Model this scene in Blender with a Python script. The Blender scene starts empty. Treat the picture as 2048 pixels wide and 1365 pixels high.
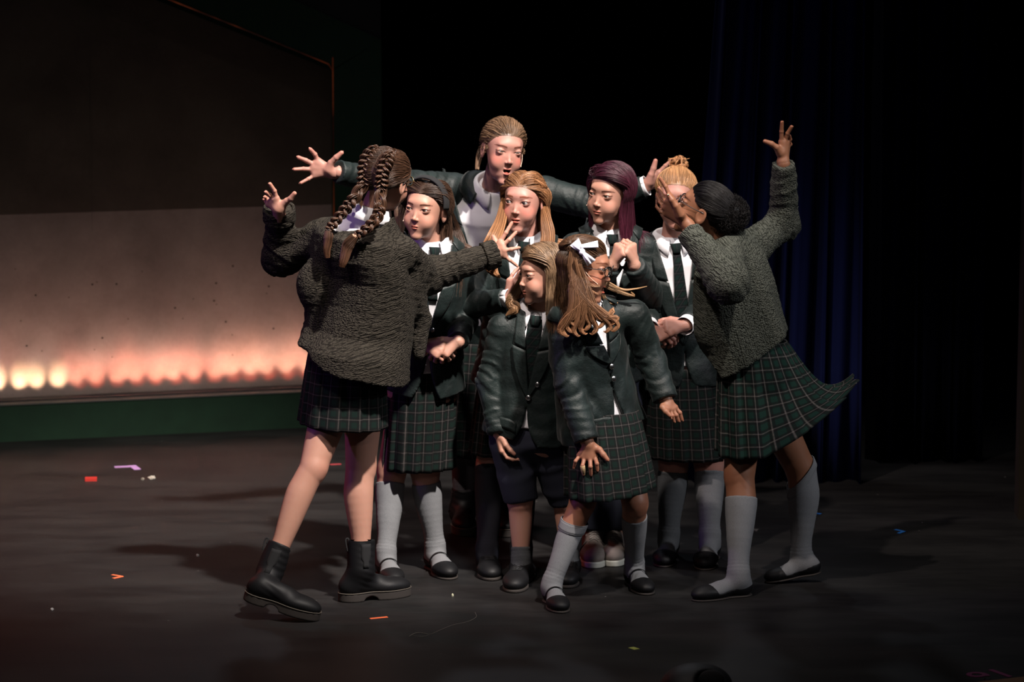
import bpy, math, random
import numpy as np
from math import sin, cos, pi, radians
# ------------------------------------------------------------------ camera, world, lights
SC = bpy.context.scene
COL = SC.collection
FPX = 7200.0                       # focal length in pixels of the 2048 px wide frame
PITCH = radians(8.98)
CAM = np.array([0.0, -12.0, 2.8])
cd = bpy.data.cameras.new('camera'); cam = bpy.data.objects.new('camera', cd); COL.objects.link(cam)
cam.location = CAM; cam.rotation_euler = (pi/2 - PITCH, 0, 0)
cd.sensor_width = 36.0; cd.lens = 36.0*FPX/2048.0; cd.clip_end = 200
cd.dof.use_dof = True; cd.dof.focus_distance = 12.2; cd.dof.aperture_fstop = 3.6
SC.camera = cam
SC.view_settings.view_transform = 'Standard'; SC.view_settings.look = 'None'
SC.view_settings.exposure = 0.0; SC.view_settings.gamma = 1.0; SC.view_settings.use_curve_mapping = False
w = bpy.data.worlds.new('dark_theatre'); SC.world = w; w.use_nodes = True
w.node_tree.nodes['Background'].inputs[0].default_value = (0.55, 0.6, 0.8, 1)
w.node_tree.nodes['Background'].inputs[1].default_value = 0.006
SC.cycles.use_denoising = True
SC.cycles.max_bounces = 5

def aim(o, target):
    from mathutils import Vector
    o.rotation_euler = (Vector(target) - Vector(o.location)).to_track_quat('-Z', 'Y').to_euler()
def spot(name, loc, target, power, color, size_deg, blend=0.5, radius=0.12):
    l = bpy.data.lights.new(name, 'SPOT'); l.energy = power; l.color = color
    l.spot_size = radians(size_deg); l.spot_blend = blend; l.shadow_soft_size = radius
    o = bpy.data.objects.new(name, l); COL.objects.link(o); o.location = loc; aim(o, target); return o
spot('key_spotlight', (2.7, -4.2, 9.2), (-0.1, 0.0, 2.1), 12000, (1.0, 0.91, 0.84), 18.5, 1.0, 0.22)
spot('left_spotlight', (-2.6, -4.6, 9.0), (0.1, -0.1, 2.0), 2000, (1.0, 0.86, 0.78), 17, 1.0, 0.12)
spot('front_fill', (-0.6, -9.5, 5.0), (0.0, 0.1, 1.2), 110, (1.0, 0.86, 0.80), 18, 0.9, 0.15)  # weak general fill added from the front
spot('stage_wash', (-1.2, -5.5, 8.5), (-1.2, -0.1, 0.0), 540, (1.0, 0.86, 0.80), 42, 1.0, 0.5)
spot('right_fill', (6.4, -2.6, 4.6), (0.65, 0.25, 0.7), 850, (0.95, 0.95, 1.0), 17, 1.0, 0.12)  # added fill, brightens the far sock and right side of the cardigan girl
spot('top_wash', (0.2, 2.6, 8.6), (0.1, 1.3, 0.0), 480, (0.95, 0.92, 0.90), 40, 1.0, 0.4)
spot('violet_side_light', (-6.0, -1.2, 2.6), (0.0, 0.1, 1.1), 190, (0.45, 0.18, 1.0), 22, 0.8, 0.15)
spot('red_side_light', (-3.6, 2.3, 2.6), (-1.7, 1.1, 0.1), 110, (1.0, 0.10, 0.06), 60, 1.0, 0.2)
spot('back_light', (-0.6, 5.2, 6.4), (0.0, 0.2, 1.3), 110, (0.8, 0.88, 1.0), 28, 0.8, 0.2)
spot('blue_curtain_light', (1.7, 0.9, 5.4), (1.35, 2.9, 1.6), 15, (0.10, 0.16, 1.0), 50, 1.0, 0.3)

_fw = np.array([0, cos(PITCH), -sin(PITCH)]); _up = np.array([0, sin(PITCH), cos(PITCH)]); _rt = np.array([1.0, 0, 0])
def ray(px, py):
    return _fw + _rt*((px-1024)/FPX) + _up*((682.5-py)/FPX)
def P(px, py, Y):
    "the point of the stage at distance Y seen at this place of the photo"
    d = ray(px, py); return CAM + d*((Y-CAM[1])/d[1])
def G(px, py, z=0.0):
    d = ray(px, py); return CAM + d*((z-CAM[2])/d[2])
def V(*a): return np.array(a, float)
def nrm(v): return v/(np.linalg.norm(v)+1e-12)

# ------------------------------------------------------------------ mesh helpers
def mk(name, verts, faces, mat, parent=None, smooth=True, col=None, pt=None, midx=None, faces3=None):
    "one mesh object from numpy arrays; children are stored relative to the root Empty"
    verts = np.asarray(verts, np.float32)
    off = np.zeros(3)
    if parent is not None:
        r = parent
        off = np.zeros(3)
        while r is not None: off = off + np.array(r.location); r = r.parent
    v = verts - off
    faces = np.asarray(faces, np.int32).reshape(-1, 4) if faces is not None and len(faces) else np.zeros((0, 4), np.int32)
    f3 = np.asarray(faces3, np.int32).reshape(-1, 3) if faces3 is not None and len(faces3) else np.zeros((0, 3), np.int32)
    me = bpy.data.meshes.new(name)
    me.vertices.add(len(v)); me.vertices.foreach_set('co', v.astype(np.float32).ravel())
    nl = faces.size + f3.size
    me.loops.add(nl); me.loops.foreach_set('vertex_index', np.concatenate([faces.ravel(), f3.ravel()]))
    nf = len(faces) + len(f3); me.polygons.add(nf)
    st = np.concatenate([np.arange(len(faces))*4, len(faces)*4 + np.arange(len(f3))*3]).astype(np.int32)
    me.polygons.foreach_set('loop_start', st)
    me.polygons.foreach_set('use_smooth', np.full(nf, bool(smooth)))
    if midx is not None: me.polygons.foreach_set('material_index', np.asarray(midx, np.int32))
    me.update(calc_edges=True); me.validate()
    if col is not None:
        a = me.attributes.new('Col', 'FLOAT_COLOR', 'POINT'); c = np.ones((len(v), 4), np.float32); c[:, :3] = col
        a.data.foreach_set('color', c.ravel())
    if pt is not None:
        a = me.attributes.new('pt', 'FLOAT_VECTOR', 'POINT'); a.data.foreach_set('vector', np.asarray(pt, np.float32).ravel())
    for m in (mat if isinstance(mat, (list, tuple)) else [mat]): me.materials.append(m)
    o = bpy.data.objects.new(name, me); COL.objects.link(o)
    if parent is not None: o.parent = parent
    return o

class MB:
    "collects pieces into one mesh"
    def __init__(s): s.v = []; s.q = []; s.t = []; s.n = 0; s.c = []; s.p = []; s.mq = []; s.mt = []
    def add(s, v, q=None, t=None, col=(1, 1, 1), pt=None, m=0):
        v = np.asarray(v, float)
        if q is not None and len(q): q = np.asarray(q); s.q.append(q + s.n); s.mq += [m]*len(q)
        if t is not None and len(t): t = np.asarray(t); s.t.append(t + s.n); s.mt += [m]*len(t)
        s.v.append(v); s.n += len(v)
        c = np.asarray(col, float); s.c.append(np.tile(c, (len(v), 1)) if c.ndim == 1 else c)
        s.p.append(np.zeros((len(v), 3)) if pt is None else np.asarray(pt, float)); return s
    def build(s, name, mat, parent=None, smooth=True):
        return mk(name, np.concatenate(s.v), np.concatenate(s.q) if s.q else None, mat, parent, smooth,
                  np.concatenate(s.c), np.concatenate(s.p), s.mq + s.mt, np.concatenate(s.t) if s.t else None)

def box(mb, lo, hi, R=None, o=None, **k):
    lo = np.asarray(lo, float); hi = np.asarray(hi, float)
    v = np.array([[x, y, z] for x in (lo[0], hi[0]) for y in (lo[1], hi[1]) for z in (lo[2], hi[2])])
    if R is not None: v = v @ np.asarray(R).T
    if o is not None: v = v + o
    mb.add(v, [[0, 1, 3, 2], [4, 6, 7, 5], [0, 4, 5, 1], [2, 3, 7, 6], [0, 2, 6, 4], [1, 5, 7, 3]], **k)

def sheet(mb, g, th, dirs=None, pt=None, **k):
    "grid of points (n,m,3) -> closed sheet of thickness th"
    g = np.asarray(g, float); n, m = g.shape[:2]
    if dirs is None:
        du = np.gradient(g, axis=0); dv = np.gradient(g, axis=1); N = np.cross(du, dv)
        N /= (np.linalg.norm(N, axis=2, keepdims=True)+1e-9)
    else: N = dirs
    top = (g + N*th/2).reshape(-1, 3); bot = (g - N*th/2).reshape(-1, 3)
    idx = np.arange(n*m).reshape(n, m)
    a, b, c, d = idx[:-1, :-1].ravel(), idx[1:, :-1].ravel(), idx[1:, 1:].ravel(), idx[:-1, 1:].ravel()
    q = [np.stack([a, b, c, d], 1), np.stack([d, c, b, a], 1) + n*m]
    ring = np.concatenate([idx[:, 0], idx[-1, 1:], idx[-2::-1, -1], idx[0, -2:0:-1]])
    r2 = np.roll(ring, -1); q.append(np.stack([ring, ring+n*m, r2+n*m, r2], 1))
    if pt is not None: pt = np.concatenate([pt.reshape(-1, 3)]*2)
    mb.add(np.concatenate([top, bot]), np.concatenate(q), pt=pt, **k)

def tubes(paths, radii, sides=4, flat=1.0):
    "paths (S,K,3), radii (S,K) -> verts, quads (open ends tapered by the radii)"
    S, K = paths.shape[:2]
    T = np.gradient(paths, axis=1); T /= (np.linalg.norm(T, axis=2, keepdims=True)+1e-9)
    ref = np.zeros_like(T); ref[..., 0] = 0.31; ref[..., 1] = 0.9; ref[..., 2] = 0.3
    A = np.cross(T, ref); A /= (np.linalg.norm(A, axis=2, keepdims=True)+1e-9); B = np.cross(T, A)
    an = np.arange(sides)*2*pi/sides
    v = paths[:, :, None] + radii[:, :, None, None]*(A[:, :, None]*np.cos(an)[None, None, :, None] + flat*B[:, :, None]*np.sin(an)[None, None, :, None])
    idx = np.arange(S*K*sides).reshape(S, K, sides); nx = np.roll(idx, -1, 2)
    q = np.stack([idx[:, :-1], nx[:, :-1], nx[:, 1:], idx[:, 1:]], -1).reshape(-1, 4)
    return v.reshape(-1, 3), q
def tube(mb, pts, r, sides=8, closed_ends=True, **k):
    pts = np.asarray(pts, float); r = np.broadcast_to(np.asarray(r, float), (len(pts),)).copy()
    if closed_ends:
        d0 = nrm(pts[0]-pts[1]); d1 = nrm(pts[-1]-pts[-2])
        pts = np.concatenate([[pts[0]+d0*r[0]*.6], [pts[0]+d0*r[0]*.4], pts, [pts[-1]+d1*r[-1]*.4], [pts[-1]+d1*r[-1]*.6]])
        r = np.concatenate([[1e-5, r[0]*.8], r, [r[-1]*.8, 1e-5]])
    v, q = tubes(pts[None], r[None], sides); mb.add(v, q, **k)
def catmull(pts, n):
    pts = np.asarray(pts, float); m = len(pts)
    ext = np.concatenate([[2*pts[0]-pts[1]], pts, [2*pts[-1]-pts[-2]]])
    t = np.linspace(0, m-1-1e-6, n); i = t.astype(int); f = (t-i)[:, None]
    p0, p1, p2, p3 = ext[i], ext[i+1], ext[i+2], ext[i+3]
    return .5*((2*p1)+(-p0+p2)*f+(2*p0-5*p1+4*p2-p3)*f**2+(-p0+3*p1-3*p2+p3)*f**3)
def ball(mb, c, r, n=12, R=None, cols=None, **k):
    r = np.broadcast_to(np.asarray(r, float), (3,)); th = np.linspace(0, pi, n+1); ph = np.arange(2*n)*pi/n
    v = np.array([[sin(t)*cos(p), sin(t)*sin(p), cos(t)] for t in th for p in ph])*r
    if R is not None: v = v @ np.asarray(R).T
    idx = np.arange((n+1)*2*n).reshape(n+1, 2*n); nx = np.roll(idx, -1, 1)
    mb.add(v+c, np.stack([idx[:-1], idx[1:], nx[1:], nx[:-1]], -1).reshape(-1, 4), **k)

# ------------------------------------------------------------------ distance fields -> mesh
def sdrc(Q, a, b, ra, rb):
    a = np.asarray(a, np.float32); ab = np.asarray(b, np.float32)-a
    d = Q-a; t = np.clip((d@ab)/(ab@ab+1e-9), 0, 1)
    d -= t[:, None]*ab
    return np.sqrt(np.einsum('ij,ij->i', d, d)) - (ra+(rb-ra)*t)
def sdell(Q, c, r):
    r = np.asarray(r, np.float32); q = (Q-np.asarray(c, np.float32)); k0 = np.linalg.norm(q/r, axis=1)
    k1 = np.linalg.norm(q/(r*r), axis=1)+1e-6
    return k0*(k0-1)/k1
def smin(a, b, k):
    h = np.clip(.5+.5*(b-a)/k, 0, 1); return b+(a-b)*h-k*h*(1-h)
def smax(a, b, k): return -smin(-a, -b, k)

def polygonize(f, lo, hi, h, pad=1.7):
    lo = np.asarray(lo, float); hi = np.asarray(hi, float); B = 8
    nb = np.maximum(1, np.ceil((hi-lo)/(h*B)).astype(int)); n = nb*B
    cx = [lo[i]+(np.arange(nb[i])+.5)*B*h for i in range(3)]
    C = np.stack(np.meshgrid(*cx, indexing='ij'), -1).reshape(-1, 3).astype(np.float32)
    fc = np.concatenate([f(c) for c in np.array_split(C, max(1, len(C)//60000))]).reshape(nb)
    D = np.repeat(np.repeat(np.repeat(fc.astype(np.float32), B, 0), B, 1), B, 2)
    act = np.argwhere(np.abs(fc) < B*h*.87*pad)
    if len(act) == 0: return None
    o = np.stack(np.meshgrid(*[np.arange(B)]*3, indexing='ij'), -1).reshape(-1, 3)
    for ch in np.array_split(act, max(1, len(act)//200)):
        I = (ch[:, None]*B+o[None]).reshape(-1, 3)
        D[I[:, 0], I[:, 1], I[:, 2]] = f((lo+I*h).astype(np.float32))
    ins = D < 0
    c8 = [ins[x:n[0]-1+x, y:n[1]-1+y, z:n[2]-1+z] for x in (0, 1) for y in (0, 1) for z in (0, 1)]
    s = sum(c.astype(np.uint8) for c in c8); cells = np.argwhere((s > 0) & (s < 8))
    if len(cells) == 0: return None
    cid = np.full(tuple(n-1), -1, np.int32); cid[cells[:, 0], cells[:, 1], cells[:, 2]] = np.arange(len(cells))
    acc = np.zeros((len(cells), 3)); cnt = np.zeros(len(cells))
    cor = [(x, y, z) for x in (0, 1) for y in (0, 1) for z in (0, 1)]
    for i in range(8):
        for j in range(i+1, 8):
            a, b = cor[i], cor[j]
            if sum(abs(a[k]-b[k]) for k in range(3)) != 1: continue
            va = D[cells[:, 0]+a[0], cells[:, 1]+a[1], cells[:, 2]+a[2]]; vb = D[cells[:, 0]+b[0], cells[:, 1]+b[1], cells[:, 2]+b[2]]
            m = (va < 0) != (vb < 0); t = va[m]/(va[m]-vb[m])
            acc[m] += np.array(a)+(np.array(b)-np.array(a))*t[:, None]; cnt[m] += 1
    v = lo+(cells+acc/cnt[:, None])*h
    quads = []
    for ax in range(3):
        sl0 = [slice(1, None)]*3; sl0[ax] = slice(0, -1); sl1 = [slice(1, None)]*3; sl1[ax] = slice(1, None)
        a = ins[tuple(sl0)]; b = ins[tuple(sl1)]
        # keep within cells
        E = np.argwhere(a != b); 
        if len(E) == 0: continue
        fl = a[E[:, 0], E[:, 1], E[:, 2]]
        u, w_ = [(1, 2), (2, 0), (0, 1)][ax]
        base = E.copy(); base[:, u] += 1; base[:, w_] += 1     # grid index of edge start
        ok = (base[:, u] < n[u]-1) & (base[:, w_] < n[w_]-1); base = base[ok]; fl = fl[ok]
        def at(du, dw):
            q = base.copy(); q[:, u] -= du; q[:, w_] -= dw; return cid[q[:, 0], q[:, 1], q[:, 2]]
        q = np.stack([at(1, 1), at(0, 1), at(0, 0), at(1, 0)], 1)
        q[~fl] = q[~fl][:, ::-1]; q = q[(q >= 0).all(1)]; quads.append(q)
    return v, np.concatenate(quads)
def grad(f, X, e=.0015):
    g = np.stack([f(X+np.eye(3)[i]*e)-f(X-np.eye(3)[i]*e) for i in range(3)], 1)
    return g/(np.linalg.norm(g, axis=1, keepdims=True)+1e-9)
def push(f, X, eps, n=4):
    X = X.copy()
    for _ in range(n):
        d = f(X)-eps; m = d < 0
        if not m.any(): break
        X[m] -= grad(f, X[m])*d[m][:, None]
    return X
def march(f, O, d, eps, n=60, far=.6):
    t = np.zeros(len(O))
    for _ in range(n):
        s = f(O+d*t[:, None])-eps; t += np.clip(s*.75, -.02, .03)
        if t.max() > far: t = np.minimum(t, far)
    return O+d*t[:, None]
_rg = np.random.RandomState(5)
def snoise(X, fr, seed, n=5):
    r = np.random.RandomState(seed); o = np.zeros(len(X)); fr = np.asarray(fr, float)*np.ones(3)
    for i in range(n):
        k = r.normal(size=3)*fr*(1+.35*i); o += np.sin(X@k+r.uniform(0, 6.28)+1.3*np.sin(X@(r.normal(size=3)*fr*.7)+i))
    return o/n**.5
def rotz(a): c, s = cos(a), sin(a); return np.array([[c, -s, 0], [s, c, 0], [0, 0, 1.0]])
def rotx(a): c, s = cos(a), sin(a); return np.array([[1.0, 0, 0], [0, c, -s], [0, s, c]])
def roty(a): c, s = cos(a), sin(a); return np.array([[c, 0, s], [0, 1.0, 0], [-s, 0, c]])

# ------------------------------------------------------------------ materials
def nodes(name):
    m = bpy.data.materials.new(name); m.use_nodes = True; nt = m.node_tree; return m, nt, nt.nodes['Principled BSDF']
def N(nt, kind, **k):
    n = nt.nodes.new(kind)
    for a, b in k.items():
        if a.startswith('i_'):
            key = a[2:]; key = int(key) if key.isdigit() else key.replace('_', ' ')
            n.inputs[key].default_value = b
        else: setattr(n, a, b)
    return n
def math_(nt, op, a, b=None, c=None):
    n = nt.nodes.new('ShaderNodeMath'); n.operation = op
    for i, x in enumerate((a, b, c)):
        if x is None: continue
        if isinstance(x, (int, float)): n.inputs[i].default_value = x
        else: nt.links.new(x, n.inputs[i])
    return n.outputs[0]
def mixc(nt, f, a, b, mode='MIX'):
    n = nt.nodes.new('ShaderNodeMix'); n.data_type = 'RGBA'; n.blend_type = mode
    for s, x in ((n.inputs[0], f), (n.inputs[6], a), (n.inputs[7], b)):
        if isinstance(x, (int, float)): s.default_value = x
        elif isinstance(x, tuple): s.default_value = (*x, 1) if len(x) == 3 else x
        else: nt.links.new(x, s)
    return n.outputs[2]
def bump(nt, b, h, strength=.3, dist=.002):
    n = nt.nodes.new('ShaderNodeBump'); n.inputs['Strength'].default_value = strength; n.inputs['Distance'].default_value = dist
    nt.links.new(h, n.inputs['Height']); nt.links.new(n.outputs[0], b.inputs['Normal'])
def geo(nt): return nt.nodes.new('ShaderNodeTexCoord').outputs['Object']
def noise(nt, vec, scale, detail=3, rough=.5, out=0):
    n = N(nt, 'ShaderNodeTexNoise', i_Scale=scale, i_Detail=detail, i_Roughness=rough); nt.links.new(vec, n.inputs['Vector']); return n.outputs[out]
def plain(name, c, rough=.6, metal=0, spec=.5, nz=0, nscale=30, bm=0, bscale=300):
    m, nt, b = nodes(name); b.inputs['Base Color'].default_value = (*c, 1); b.inputs['Roughness'].default_value = rough
    b.inputs['Metallic'].default_value = metal; b.inputs['Specular IOR Level'].default_value = spec
    if nz:
        g = geo(nt); f = noise(nt, g, nscale, 4)
        nt.links.new(mixc(nt, f, tuple(x*(1-nz) for x in c), tuple(min(1, x*(1+nz)) for x in c)), b.inputs['Base Color'])
    if bm: bump(nt, b, noise(nt, geo(nt), bscale, 2), bm, .001)
    return m
def m_skin(name, tone, rough=.5):
    m, nt, b = nodes(name); a = N(nt, 'ShaderNodeAttribute', attribute_name='Col')
    f = noise(nt, geo(nt), 60, 3)
    c = mixc(nt, 1.0, a.outputs['Color'], tone, 'MULTIPLY')
    c2 = mixc(nt, math_(nt, 'MULTIPLY', f, .22), c, (tone[0]*.9, tone[1]*.55, tone[2]*.45))
    nt.links.new(c2, b.inputs['Base Color']); b.inputs['Roughness'].default_value = rough
    b.inputs['Subsurface Weight'].default_value = .12; b.inputs['Subsurface Radius'].default_value = (.012, .004, .002); b.inputs['Subsurface Scale'].default_value = 1.0
    b.inputs['Specular IOR Level'].default_value = .35
    bump(nt, b, noise(nt, geo(nt), 400, 2), .08, .001); return m
def m_vcol(name, rough=.5, spec=.5, sub=0):
    m, nt, b = nodes(name); a = N(nt, 'ShaderNodeAttribute', attribute_name='Col')
    nt.links.new(a.outputs['Color'], b.inputs['Base Color']); b.inputs['Roughness'].default_value = rough; b.inputs['Specular IOR Level'].default_value = spec
    return m
def m_hair(name='hair'):
    m, nt, b = nodes(name); a = N(nt, 'ShaderNodeAttribute', attribute_name='Col')
    nt.links.new(a.outputs['Color'], b.inputs['Base Color']); b.inputs['Roughness'].default_value = .42; b.inputs['Specular IOR Level'].default_value = .45
    return m
def m_knit(name, c1, c2):
    m, nt, b = nodes(name); a = N(nt, 'ShaderNodeAttribute', attribute_name='pt'); g = geo(nt)
    mp = N(nt, 'ShaderNodeMapping'); mp.inputs['Scale'].default_value = (1/.0085, 1/.0050, 1); nt.links.new(a.outputs['Vector'], mp.inputs[0])
    nz = noise(nt, g, 60, 3, .6, 1); sub = N(nt, 'ShaderNodeVectorMath', operation='SUBTRACT'); nt.links.new(nz, sub.inputs[0]); sub.inputs[1].default_value = (.5, .5, .5)
    sc = N(nt, 'ShaderNodeVectorMath', operation='SCALE'); nt.links.new(sub.outputs[0], sc.inputs[0]); sc.inputs['Scale'].default_value = 1.7
    ad = N(nt, 'ShaderNodeVectorMath', operation='ADD'); nt.links.new(mp.outputs[0], ad.inputs[0]); nt.links.new(sc.outputs[0], ad.inputs[1])
    v = N(nt, 'ShaderNodeTexVoronoi', voronoi_dimensions='2D', feature='SMOOTH_F1', i_Scale=1.0, i_Randomness=.65, i_Smoothness=.25); nt.links.new(ad.outputs[0], v.inputs['Vector'])
    h = math_(nt, 'SUBTRACT', 1.0, v.outputs['Distance']); h2 = math_(nt, 'ADD', h, math_(nt, 'MULTIPLY', noise(nt, g, 260, 3), .5))
    f = N(nt, 'ShaderNodeMapRange', i_1=.60, i_2=1.15); nt.links.new(h2, f.inputs[0])
    nt.links.new(mixc(nt, f.outputs[0], c1, c2), b.inputs['Base Color']); b.inputs['Roughness'].default_value = .95
    b.inputs['Specular IOR Level'].default_value = .12
    bump(nt, b, h2, 1.0, .006); return m
def m_blazer(name='green_blazer_felt', c=(.0036, .0074, .0072), c2=(.0085, .0165, .0155)):
    m, nt, b = nodes(name); g = geo(nt); f = noise(nt, g, 14, 5, .65)
    mr = N(nt, 'ShaderNodeMapRange', i_1=.35, i_2=.7); nt.links.new(f, mr.inputs[0])
    nt.links.new(mixc(nt, mr.outputs[0], c, c2), b.inputs['Base Color']); b.inputs['Roughness'].default_value = .55; b.inputs['Specular IOR Level'].default_value = .34
    b.inputs['Sheen Weight'].default_value = .05; b.inputs['Sheen Roughness'].default_value = .4
    h = math_(nt, 'ADD', noise(nt, g, 24, 4, .6), math_(nt, 'MULTIPLY', noise(nt, g, 500, 2), .12)); bump(nt, b, h, .38, .012); return m
def m_plaid(name, per=.036, base=(.0030, .0036, .0038), green=(.0022, .010, .0075), line=(.075, .064, .062), gain=1):
    m, nt, b = nodes(name); a = N(nt, 'ShaderNodeAttribute', attribute_name='pt')
    s = N(nt, 'ShaderNodeSeparateXYZ'); nt.links.new(a.outputs['Vector'], s.inputs[0])
    def axis(o):
        t = math_(nt, 'FRACT', math_(nt, 'DIVIDE', o, per)); e = math_(nt, 'ABSOLUTE', math_(nt, 'SUBTRACT', t, .5))
        ln = N(nt, 'ShaderNodeMapRange', interpolation_type='SMOOTHSTEP', i_1=.42, i_2=.49); nt.links.new(e, ln.inputs[0])
        gr = N(nt, 'ShaderNodeMapRange', interpolation_type='SMOOTHSTEP', i_1=.27, i_2=.22); nt.links.new(e, gr.inputs[0])
        return ln.outputs[0], gr.outputs[0]
    l1, g1 = axis(s.outputs[0]); l2, g2 = axis(s.outputs[1])
    gg = math_(nt, 'MULTIPLY', math_(nt, 'ADD', g1, g2), .5)
    gg = math_(nt, 'MULTIPLY', gg, gg)
    ll = math_(nt, 'MINIMUM', math_(nt, 'ADD', math_(nt, 'MULTIPLY', l1, .62), math_(nt, 'MULTIPLY', l2, .5)), 1)
    wv = N(nt, 'ShaderNodeMapRange', i_1=.3, i_2=.7, i_3=.45, i_4=1.1); nt.links.new(noise(nt, a.outputs['Vector'], 90, 3, .7), wv.inputs[0]); ll = math_(nt, 'MULTIPLY', ll, wv.outputs[0])
    c = mixc(nt, ll, mixc(nt, gg, base, green), line)
    nt.links.new(c, b.inputs['Base Color']); b.inputs['Roughness'].default_value = .9; b.inputs['Specular IOR Level'].default_value = .2
    bump(nt, b, noise(nt, geo(nt), 700, 2), .3, .001); return m
def m_sock(name, c=(.185, .19, .20)):
    m, nt, b = nodes(name); g = geo(nt); f = noise(nt, g, 380, 3, .7)
    nt.links.new(mixc(nt, f, tuple(x*.55 for x in c), tuple(x*1.3 for x in c)), b.inputs['Base Color']); b.inputs['Roughness'].default_value = .95; b.inputs['Specular IOR Level'].default_value = .15
    bump(nt, b, noise(nt, g, 600, 2), .4, .002); return m
M = {}
M['knit_brown'] = m_knit('brown_knit', (.010, .0085, .0068), (.044, .038, .030))
M['knit_grey'] = m_knit('grey_green_knit', (.022, .024, .019), (.100, .106, .087))
M['blazer'] = m_blazer()
M['shirt'] = plain('white_shirt_cotton', (.74, .73, .76), .7, bm=.25, bscale=60)
M['plaid'] = m_plaid('plaid_skirt')
M['plaid_big'] = m_plaid('plaid_skirt_wide', per=.042, base=(.0032, .0042, .0042), green=(.0035, .020, .0145), line=(.125, .115, .108))
M['tie'] = m_plaid('plaid_tie', per=.03, base=(.003, .0048, .0054), green=(.003, .012, .010), line=(.03, .026, .028))
M['sock'] = m_sock('grey_sock_cotton'); M['sock_dark'] = m_sock('dark_grey_sock', (.085, .09, .095)); M['tights'] = m_sock('charcoal_tights', (.018, .018, .024))
M['tights_grey'] = m_sock('grey_tights', (.10, .09, .10))
M['navy'] = plain('navy_cotton', (.008, .010, .022), .9, nz=.3)
M['black_leather'] = plain('black_leather', (.006, .006, .007), 5.5e-1, spec=.25, bm=.15, bscale=250)
M['black_cloth'] = plain('black_cloth', (.006, .006, .007), .9)
M['sole'] = plain('dark_rubber_sole', (.028, .022, .019), .8)
M['sole_white'] = plain('white_rubber_sole', (.5, .5, .44), .6)
M['sneaker'] = plain('taupe_suede', (.17, .14, .125), .9, nz=.3)
M['sneaker_dark'] = plain('brown_mesh', (.045, .036, .033), .9, nz=.4, nscale=90)
M['lace'] = plain('grey_lace', (.26, .24, .22), .9)
M['metal'] = plain('silver_metal', (.7, .7, .7), .25, 1)
M['brass'] = plain('brass', (.7, .55, .3), .3, 1)
M['ribbon'] = plain('white_satin_ribbon', (.86, .86, .95), .5, bm=.1, bscale=200)
M['glass_frame'] = plain('dark_glasses_frame', (.01, .009, .01), .3)
M['mic'] = plain('beige_plastic', (.75, .52, .40), .5)
M['elastic'] = plain('peach_elastic', (.75, .42, .28), .7)
M['eye'] = m_vcol('eye', .12, .6); M['teeth'] = plain('teeth', (.7, .66, .6), .3)
M['hair'] = m_hair(); M['hair_black'] = m_hair('black_hair'); M['hair_black'].node_tree.nodes['Principled BSDF'].inputs['Specular IOR Level'].default_value = .16
M['bandage'] = plain('tan_bandage', (.55, .38, .20), .8)
for nme, t in dict(fair=(.42, .225, .165), pink=(.43, .22, .175), tan=(.31, .145, .088), brown=(.225, .100, .055)).items(): M['skin_'+nme] = m_skin('skin_'+nme, t)
lens_m, _nt, _b = nodes('clear_lens'); _b.inputs['Transmission Weight'].default_value = 1; _b.inputs['Roughness'].default_value = .02; _b.inputs['IOR'].default_value = 1.05
_b.inputs['Base Color'].default_value = (.97, .98, .98, 1); M['lens'] = lens_m
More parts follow.
